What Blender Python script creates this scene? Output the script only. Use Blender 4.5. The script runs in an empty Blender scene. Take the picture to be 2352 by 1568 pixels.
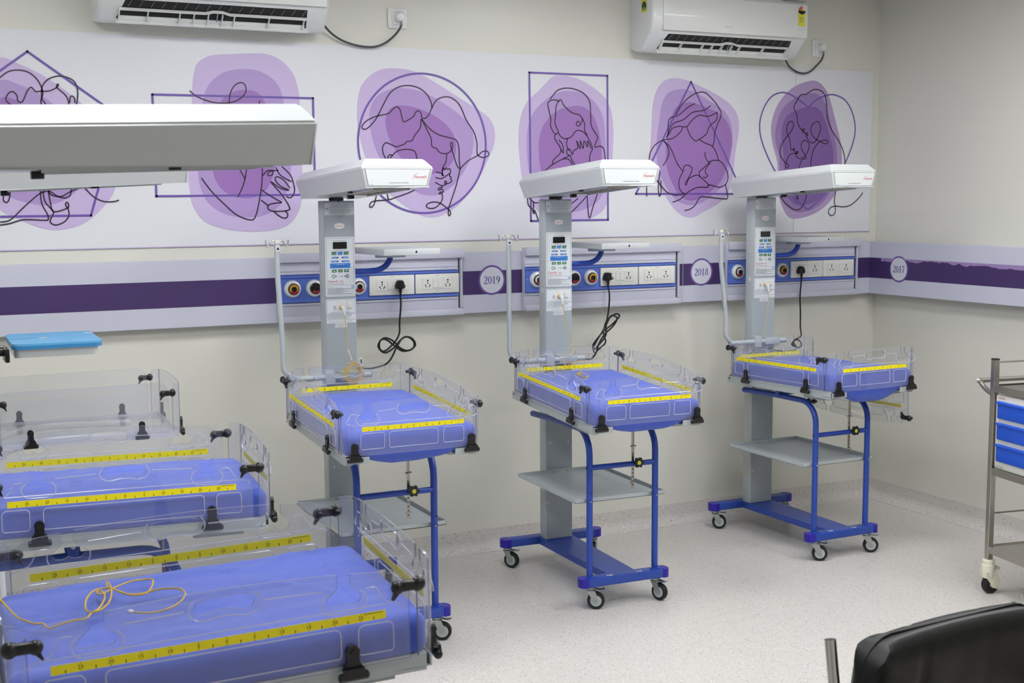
import bpy, bmesh, math, random
from math import sin, cos, pi, radians
from mathutils import Matrix, Vector, noise
random.seed(7)
S = bpy.context.scene
COL = S.collection

# ---------------------------------------------------------------- camera, world, exposure
cam_d = bpy.data.cameras.new('camera'); cam = bpy.data.objects.new('camera', cam_d); COL.objects.link(cam)
S.camera = cam
cam_d.sensor_width = 36.0; cam_d.lens = 2937.75/2352*36.0; cam_d.clip_start = 0.05; cam_d.clip_end = 60
YAW, PITCH, ROLL = radians(26.5485), radians(6.3934), radians(-0.3896)
F = Vector((sin(YAW)*cos(PITCH), cos(YAW)*cos(PITCH), -sin(PITCH)))
R0 = Vector((cos(YAW), -sin(YAW), 0)); U0 = R0.cross(F)
R = R0*cos(ROLL)+U0*sin(ROLL); U = U0*cos(ROLL)-R0*sin(ROLL)
cam.matrix_world = Matrix(((R.x, U.x, -F.x, 0), (R.y, U.y, -F.y, 0), (R.z, U.z, -F.z, 1.7), (0, 0, 0, 1)))
cam_d.dof.use_dof = True; cam_d.dof.focus_distance = 4.9; cam_d.dof.aperture_fstop = 9.0

W = bpy.data.worlds.new('world'); S.world = W; W.use_nodes = True
W.node_tree.nodes['Background'].inputs[0].default_value = (0.9, 0.95, 1.0, 1)
W.node_tree.nodes['Background'].inputs[1].default_value = 0.15
S.view_settings.view_transform = 'Standard'; S.view_settings.look = 'None'
S.view_settings.gamma = 1.0; S.view_settings.use_curve_mapping = False
S.view_settings.exposure = 0.0
S.cycles.transparent_max_bounces = 40
S.cycles.max_bounces = 10
LIGHT_POWER = 19.5          # radiance of the ceiling panels' diffusers

# ---------------------------------------------------------------- helpers
def c(r, g, b):
    f = lambda v: (v/255/12.92) if v/255 <= .04045 else ((v/255+.055)/1.055)**2.4
    return (f(r), f(g), f(b), 1)

def mat(name, col, rough=.5, metal=0, spec=.5, vary=0.0, vscale=8, bump=0, bscale=60, coat=0, emit=0, sheen=0):
    m = bpy.data.materials.new(name); m.use_nodes = True
    nt = m.node_tree; b = nt.nodes['Principled BSDF']
    b.inputs['Base Color'].default_value = col; b.inputs['Roughness'].default_value = rough
    b.inputs['Metallic'].default_value = metal; b.inputs['Specular IOR Level'].default_value = spec
    b.inputs['Coat Weight'].default_value = coat
    b.inputs['Sheen Weight'].default_value = sheen
    if emit:
        b.inputs['Emission Color'].default_value = col; b.inputs['Emission Strength'].default_value = emit
    tc = nt.nodes.new('ShaderNodeTexCoord')
    if vary:
        n = nt.nodes.new('ShaderNodeTexNoise'); n.inputs['Scale'].default_value = vscale; n.inputs['Detail'].default_value = 5
        mx = nt.nodes.new('ShaderNodeMix'); mx.data_type = 'RGBA'
        mx.inputs[6].default_value = tuple(v*(1-vary) for v in col[:3])+(1,)
        mx.inputs[7].default_value = tuple(min(1, v*(1+vary)) for v in col[:3])+(1,)
        nt.links.new(tc.outputs['Object'], n.inputs['Vector']); nt.links.new(n.outputs['Fac'], mx.inputs[0])
        nt.links.new(mx.outputs[2], b.inputs['Base Color'])
    if bump:
        n2 = nt.nodes.new('ShaderNodeTexNoise'); n2.inputs['Scale'].default_value = bscale; n2.inputs['Detail'].default_value = 3
        bp = nt.nodes.new('ShaderNodeBump'); bp.inputs['Strength'].default_value = bump; bp.inputs['Distance'].default_value = .01
        nt.links.new(tc.outputs['Object'], n2.inputs['Vector']); nt.links.new(n2.outputs['Fac'], bp.inputs['Height'])
        nt.links.new(bp.outputs['Normal'], b.inputs['Normal'])
    return m

def clear_mat(name, tint, milk, gloss_col=1.0, rough=.03, haze=.06):
    """thin clear acrylic sheet: see-through, Fresnel gloss, a trace of milky scatter"""
    m = bpy.data.materials.new(name); m.use_nodes = True; nt = m.node_tree
    for n in list(nt.nodes): nt.nodes.remove(n)
    out = nt.nodes.new('ShaderNodeOutputMaterial'); tr = nt.nodes.new('ShaderNodeBsdfTransparent')
    tr.inputs[0].default_value = tint
    df = nt.nodes.new('ShaderNodeBsdfDiffuse'); df.inputs[0].default_value = milk
    gl = nt.nodes.new('ShaderNodeBsdfGlossy'); gl.inputs['Roughness'].default_value = rough
    fr = nt.nodes.new('ShaderNodeFresnel'); fr.inputs['IOR'].default_value = 1.45
    m1 = nt.nodes.new('ShaderNodeMixShader'); m2 = nt.nodes.new('ShaderNodeMixShader')
    m1.inputs[0].default_value = haze
    nt.links.new(tr.outputs[0], m1.inputs[1]); nt.links.new(df.outputs[0], m1.inputs[2])
    geo = nt.nodes.new('ShaderNodeNewGeometry'); inv = nt.nodes.new('ShaderNodeMath'); inv.operation = 'SUBTRACT'; inv.inputs[0].default_value = 1
    mul = nt.nodes.new('ShaderNodeMath'); mul.operation = 'MULTIPLY'      # gloss only on the outer side of the sheet, no false inner reflection
    nt.links.new(geo.outputs['Backfacing'], inv.inputs[1]); nt.links.new(fr.outputs[0], mul.inputs[0]); nt.links.new(inv.outputs[0], mul.inputs[1])
    nt.links.new(mul.outputs[0], m2.inputs[0]); nt.links.new(m1.outputs[0], m2.inputs[1]); nt.links.new(gl.outputs[0], m2.inputs[2])
    nt.links.new(m2.outputs[0], out.inputs[0])
    return m

def speckle_mat(name, base, rough=.32):
    m = mat(name, base, rough, vary=.025, vscale=3, spec=.4); nt = m.node_tree; b = nt.nodes['Principled BSDF']
    tc = nt.nodes.new('ShaderNodeTexCoord')
    prev = b.inputs['Base Color'].links[0].from_socket
    for scale, thr, colr in ((62, .15, (.05, .045, .05, 1)), (120, .26, (.26, .23, .23, 1)), (95, .3, (.40, .36, .30, 1)), (105, .25, (.80, .79, .78, 1))):
        v = nt.nodes.new('ShaderNodeTexVoronoi'); v.inputs['Scale'].default_value = scale
        nt.links.new(tc.outputs['Object'], v.inputs['Vector'])
        lt = nt.nodes.new('ShaderNodeMath'); lt.operation = 'LESS_THAN'; lt.inputs[1].default_value = thr
        nt.links.new(v.outputs['Distance'], lt.inputs[0])
        sep = nt.nodes.new('ShaderNodeSeparateColor'); nt.links.new(v.outputs['Color'], sep.inputs[0])
        g = nt.nodes.new('ShaderNodeMath'); g.operation = 'LESS_THAN'; g.inputs[1].default_value = {62: .10, 120: .30, 95: .12}.get(scale, .3)
        nt.links.new(sep.outputs[0], g.inputs[0])
        mu = nt.nodes.new('ShaderNodeMath'); mu.operation = 'MULTIPLY'
        nt.links.new(lt.outputs[0], mu.inputs[0]); nt.links.new(g.outputs[0], mu.inputs[1])
        mx = nt.nodes.new('ShaderNodeMix'); mx.data_type = 'RGBA'
        nt.links.new(mu.outputs[0], mx.inputs[0]); nt.links.new(prev, mx.inputs[6]); mx.inputs[7].default_value = colr
        prev = mx.outputs[2]
    nt.links.new(prev, b.inputs['Base Color'])
    return m

M = dict(
 wall=mat('wall_paint', c(212, 211, 202), .3, vary=.02, vscale=1.3, bump=.05, bscale=22, spec=.4),
 ceiling=mat('ceiling_paint', c(225, 225, 220), .7, vary=.01),
 floor=speckle_mat('speckled_vinyl', c(200, 196, 192)),
 mural=mat('mural_vinyl', c(214, 215, 220), .35, vary=.008, vscale=2),
 band=mat('lavender_laminate', c(193, 194, 209), .35, vary=.01, vscale=3),
 band_purple=mat('deep_purple_print', c(66, 47, 97), .35, vary=.04, vscale=4),
 torn=mat('torn_lavender_print', c(150, 125, 175), .5),
 ring=mat('violet_ring_print', c(110, 80, 150), .4),
 badge=mat('badge_white', c(208, 210, 220), .4),
 digit=mat('violet_digit_print', c(98, 80, 150), .4),
 blob1=mat('light_violet_print', c(190, 172, 210), .4, vary=.02, vscale=5), blob2=mat('mid_violet_print', c(166, 141, 193), .4, vary=.02, vscale=5),
 blob3=mat('strong_violet_print', c(146, 106, 171), .4, vary=.02, vscale=5),
 blob4=mat('dusky_light_violet_print', c(168, 145, 188), .4), blob5=mat('dusky_violet_print', c(141, 115, 168), .4), blob6=mat('dusky_deep_violet_print', c(119, 88, 152), .4),
 outline=mat('violet_line_print', c(103, 78, 160), .4), ink=mat('dark_ink', c(42, 24, 52), .4),
 grey=mat('grey_powder_coat', c(176, 183, 186), .4, vary=.015, vscale=20, bump=.03, bscale=400),
 grey2=mat('cool_grey_powder_coat', c(160, 168, 172), .4, vary=.015, bump=.03, bscale=400),
 canopy=mat('white_canopy_coat', c(198, 202, 203), .32, vary=.01, coat=.15),
 blue=mat('blue_powder_coat', c(38, 70, 162), .35, vary=.04, vscale=9, bump=.04, bscale=300),
 bluecap=mat('violet_blue_plastic', c(36, 20, 158), .35),
 sheet=mat('blue_sheet', c(60, 87, 192), .75, vary=.03, vscale=6, bump=.15, bscale=35, sheen=.3),
 clear=clear_mat('clear_acrylic', (.95, .955, .97, 1), (.85, .86, .95, 1), haze=.05),
 edge=clear_mat('acrylic_edge', (.26, .27, .36, 1), (.62, .63, .74, 1), haze=.30, rough=.1),
 ridge=clear_mat('acrylic_ridge', (.80, .81, .88, 1), (1, 1, 1, 1), haze=.30, rough=.10),
 yellow=mat('yellow_ruler_print', c(246, 230, 14), .45, vary=.02), black=mat('black_plastic', c(16, 16, 18), .32, vary=.05),
 rubber=mat('black_rubber', c(22, 22, 22), .6), dark=mat('dark_interior', c(26, 24, 24), .6),
 zinc=mat('zinc_plate', c(180, 184, 184), .3, 1), chrome=mat('chrome', c(205, 205, 202), .12, 1),
 steel=mat('brushed_steel', c(176, 172, 165), .25, 1, vary=.05, vscale=30),
 white=mat('white_plastic', c(222, 224, 222), .3, coat=.2), ivory=mat('ivory_plastic', c(220, 220, 214), .4),
 cream=mat('cream_plastic', c(226, 222, 204), .35), panelw=mat('control_panel_film', c(218, 223, 224), .35),
 txt=mat('grey_print', c(88, 92, 104), .5), navy=mat('navy_print', c(38, 40, 92), .5), red=mat('red_print', c(196, 36, 48), .5),
 pink=mat('pink_print', c(226, 110, 120), .5),
 green=mat('green_print', c(66, 124, 88), .45), lblue=mat('light_blue_print', c(58, 128, 206), .45), blue3=mat('blue_print', c(84, 132, 210), .45),
 screen=mat('dark_display', c(22, 20, 22), .12), orange=mat('orange_cable', c(212, 174, 12), .45), yellowc=mat('pale_yellow_cable', c(214, 184, 92), .45),
 fascia=mat('blue_fascia', c(86, 112, 196), .35, vary=.02), gasyellow=mat('outlet_yellow', c(214, 158, 20), .4), outwhite=mat('outlet_white', c(220, 220, 218), .4),
 drawer=mat('blue_drawer_plastic', c(22, 84, 206), .35), leather=mat('black_leather', c(10, 10, 11), .42, vary=.1, bump=.08, bscale=420, spec=.35),
 cord=mat('dark_grey_cord', c(66, 68, 70), .5), blackcord=mat('black_cord', c(14, 14, 14), .4),
 sky=mat('sky_blue_cover', c(98, 172, 218), .3), sky2=mat('sky_blue_rim', c(54, 134, 190), .3),
 lemon=mat('lemon_label', c(212, 214, 60), .5), dgreen=mat('dark_green_label', c(24, 72, 56), .5), faint=mat('faint_grey_print', c(188, 188, 192), .5),
 slotgrey=mat('grey_strip', c(128, 130, 134), .4),
 diffuser=mat('lamp_diffuser', (.985, .995, 1, 1), .5, emit=LIGHT_POWER),
)

class MB:
    """collects shapes and links them as ONE mesh object"""
    def __init__(s): s.bm = bmesh.new(); s.mats = []
    def mi(s, m):
        if m not in s.mats: s.mats.append(m)
        return s.mats.index(m)
    def _set(s, faces, m):
        i = s.mi(m)
        for f in faces: f.material_index = i
    def box(s, x0, x1, y0, y1, z0, z1, m, bev=0, mtx=None, seg=2):
        r = bmesh.ops.create_cube(s.bm, size=1)
        vs = r['verts']
        for v in vs: v.co = Vector(((x0+x1)/2+v.co.x*(x1-x0), (y0+y1)/2+v.co.y*(y1-y0), (z0+z1)/2+v.co.z*(z1-z0)))
        fs = list({f for v in vs for f in v.link_faces})
        if bev:
            es = list({e for v in vs for e in v.link_edges})
            rr = bmesh.ops.bevel(s.bm, geom=es, offset=bev, segments=seg, affect='EDGES', profile=.5)
            fs = list({f for v in rr['verts'] for f in v.link_faces} | {f for f in fs if f.is_valid})
            vs = list({v for f in fs for v in f.verts})
        s._set(fs, m)
        if mtx:
            for v in vs: v.co = mtx @ v.co
        return vs
    def loft(s, rings, m, closed=True, cap=True):
        vr = [[s.bm.verts.new(p) for p in r] for r in rings]; n = len(rings[0]); fs = []
        for a, b in zip(vr, vr[1:]):
            for i in range(n if closed else n-1):
                j = (i+1) % n
                fs.append(s.bm.faces.new((a[i], a[j], b[j], b[i])))
        if cap:
            fs.append(s.bm.faces.new(list(reversed(vr[0])))); fs.append(s.bm.faces.new(vr[-1]))
        s._set(fs, m); return fs
    def tube(s, pts, r, m, n=8, cap=True, rs=None):
        pts = [Vector(p) for p in pts]; k = len(pts)
        tang = [(pts[min(i+1, k-1)]-pts[max(i-1, 0)]).normalized() for i in range(k)]
        t0 = tang[0]; up = Vector((0, 0, 1)) if abs(t0.z) < .9 else Vector((1, 0, 0))
        nrm = t0.cross(up).normalized(); rings = []
        for i in range(k):
            t = tang[i]; nrm = (nrm-t*nrm.dot(t)).normalized(); b = t.cross(nrm); rr = rs[i] if rs else r
            rings.append([pts[i]+(nrm*cos(2*pi*j/n)+b*sin(2*pi*j/n))*rr for j in range(n)])
        return s.loft(rings, m, cap=cap)
    def cyl(s, p0, p1, r, m, n=16, r2=None): return s.tube([p0, p1], r, m, n, rs=[r, r2 if r2 is not None else r])
    def lathe(s, prof, m, origin, axis, n=24, arc=None):
        """prof: (radius, height) along axis"""
        axis = Vector(axis).normalized(); up = Vector((0, 0, 1)) if abs(axis.z) < .9 else Vector((1, 0, 0))
        a = axis.cross(up).normalized(); b = axis.cross(a); o = Vector(origin)
        rings = [[o+axis*h+(a*cos(2*pi*j/n)+b*sin(2*pi*j/n))*max(r, 1e-5) for j in range(n)] for r, h in prof]
        return s.loft(rings, m)
    def sphere(s, p, r, m, sc=(1, 1, 1), n=12):
        rr = bmesh.ops.create_uvsphere(s.bm, u_segments=n, v_segments=max(6, n*2//3), radius=r)
        for v in rr['verts']: v.co = Vector(p)+Vector((v.co.x*sc[0], v.co.y*sc[1], v.co.z*sc[2]))
        s._set({f for v in rr['verts'] for f in v.link_faces}, m)
    def poly(s, pts, m):
        f = s.bm.faces.new([s.bm.verts.new(p) for p in pts]); s._set([f], m); return f
    def prism(s, pts, vec, m, m2=None):
        """polygon (3-D points) extruded by vec"""
        vec = Vector(vec); a = [s.bm.verts.new(p) for p in pts]; b = [s.bm.verts.new(Vector(p)+vec) for p in pts]; n = len(pts)
        f1 = s.bm.faces.new(a); f2 = s.bm.faces.new(list(reversed(b))); side = [s.bm.faces.new((a[j], a[i], b[i], b[j])) for i in range(n) for j in [(i+1) % n]]
        s._set([f1, f2], m); s._set(side, m2 or m)
    def mesh(s, me, mtx, m, edge_m=None, axis=None):
        of = set(s.bm.faces); ov = set(s.bm.verts)
        s.bm.from_mesh(me)
        fs = [f for f in s.bm.faces if f not in of]; nvs = [v for v in s.bm.verts if v not in ov]; i1 = s.mi(m); i2 = s.mi(edge_m) if edge_m else i1
        for f in fs: f.material_index = i1 if (not edge_m or abs(f.normal.z) > .8) else i2
        for v in nvs: v.co = mtx @ v.co
    def text(s, body, size, m, o, xd, yd, align='LEFT', sx=1.0):
        me = text_mesh(body, align); xd = Vector(xd); yd = Vector(yd); zd = xd.cross(yd); o = Vector(o)
        mt = Matrix(((xd.x*size*sx, yd.x*size, zd.x, o.x), (xd.y*size*sx, yd.y*size, zd.y, o.y), (xd.z*size*sx, yd.z*size, zd.z, o.z), (0, 0, 0, 1)))
        s.mesh(me, mt, m)
    def data(s, name, smooth=35, recalc=True):
        if recalc: bmesh.ops.recalc_face_normals(s.bm, faces=s.bm.faces)
        me = bpy.data.meshes.new(name); s.bm.to_mesh(me); s.bm.free()
        for m in s.mats: me.materials.append(m)
        if smooth:
            me.polygons.foreach_set('use_smooth', [True]*len(me.polygons)); me.set_sharp_from_angle(angle=radians(smooth))
        return me
    def build(s, name, parent=None, mtx=None, label=None, **kw):
        return link(name, s.data(name, **kw), parent, mtx, label)

_txt = {}
def text_mesh(body, align):
    if (body, align) not in _txt:
        cu = bpy.data.curves.new('t', 'FONT'); cu.body = body; cu.align_x = align; cu.resolution_u = 2; cu.size = 1
        ob = bpy.data.objects.new('t', cu); COL.objects.link(ob)
        me = bpy.data.meshes.new_from_object(ob.evaluated_get(bpy.context.evaluated_depsgraph_get()))
        COL.objects.unlink(ob); bpy.data.objects.remove(ob)
        _txt[(body, align)] = me
    return _txt[(body, align)]

def sheet_mesh(outer, holes, thick):
    """flat sheet with real holes, in the xy plane, thickness along z"""
    cu = bpy.data.curves.new('s', 'CURVE'); cu.dimensions = '2D'; cu.fill_mode = 'BOTH'; cu.extrude = thick/2
    for pl in [outer]+holes:
        sp = cu.splines.new('POLY'); sp.points.add(len(pl)-1); sp.use_cyclic_u = True
        for i, p in enumerate(pl): sp.points[i].co = (p[0], p[1], 0, 1)
    ob = bpy.data.objects.new('s', cu); COL.objects.link(ob)
    me = bpy.data.meshes.new_from_object(ob.evaluated_get(bpy.context.evaluated_depsgraph_get()))
    COL.objects.unlink(ob); bpy.data.objects.remove(ob)
    return me

def link(name, me, parent=None, mtx=None, label=None):
    o = bpy.data.objects.new(name, me); COL.objects.link(o)
    if parent: o.parent = parent
    if mtx is not None: o.matrix_local = mtx
    if label: o['label'] = label
    return o
def tag(o, label=None, cat=None, group=None, kind=None):
    if label: o['label'] = label
    if cat: o['category'] = cat
    if group: o['group'] = group
    if kind: o['kind'] = kind
    return o
def thing(name, label, cat, loc=(0, 0, 0), rz=0, group=None):
    o = bpy.data.objects.new(name, None); COL.objects.link(o); o.empty_display_size = .1
    o.location = loc; o.rotation_euler = (0, 0, rz)
    return tag(o, label, cat, group)

def crom(pts, closed=False, n=6):
    """Catmull-Rom through 2-D or 3-D points"""
    P = [Vector(p) for p in pts]; k = len(P); out = []
    rng = range(k) if closed else range(k-1)
    for i in rng:
        g = (lambda j: P[j % k]) if closed else (lambda j: P[min(max(j, 0), k-1)])
        a, b, cc, d = g(i-1), g(i), g(i+1), g(i+2)
        for j in range(n):
            t = j/n
            out.append(.5*((2*b)+(cc-a)*t+(2*a-5*b+4*cc-d)*t*t+(3*b-a-3*cc+d)*t**3))
    if not closed: out.append(P[-1])
    return out
def arc(cx, cy, r, a0, a1, n=6): return [(cx+r*cos(radians(a0+(a1-a0)*i/n)), cy+r*sin(radians(a0+(a1-a0)*i/n))) for i in range(n+1)]
def rrect(x0, x1, y0, y1, r, n=4): return arc(x1-r, y1-r, r, 0, 90, n)+arc(x0+r, y1-r, r, 90, 180, n)+arc(x0+r, y0+r, r, 180, 270, n)+arc(x1-r, y0+r, r, 270, 360, n)
def ribbon(mb, pts, w, m, f, closed=False):
    """flat strip along 2-D pts; f maps (a, b) to 3-D; w a width or a list"""
    k = len(pts); L = []; Rr = []
    for i, p in enumerate(pts):
        a = Vector(pts[(i-1) % k] if closed else pts[max(i-1, 0)]); b = Vector(pts[(i+1) % k] if closed else pts[min(i+1, k-1)])
        d = (b-a); d = d.normalized() if d.length > 1e-9 else Vector((1, 0)); nn = Vector((-d.y, d.x)); ww = (w[i] if isinstance(w, list) else w)/2
        L.append(mb.bm.verts.new(f(p[0]+nn.x*ww, p[1]+nn.y*ww))); Rr.append(mb.bm.verts.new(f(p[0]-nn.x*ww, p[1]-nn.y*ww)))
    fs = []
    for i in range(k if closed else k-1):
        j = (i+1) % k; fs.append(mb.bm.faces.new((L[i], L[j], Rr[j], Rr[i])))
    mb._set(fs, m)

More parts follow.
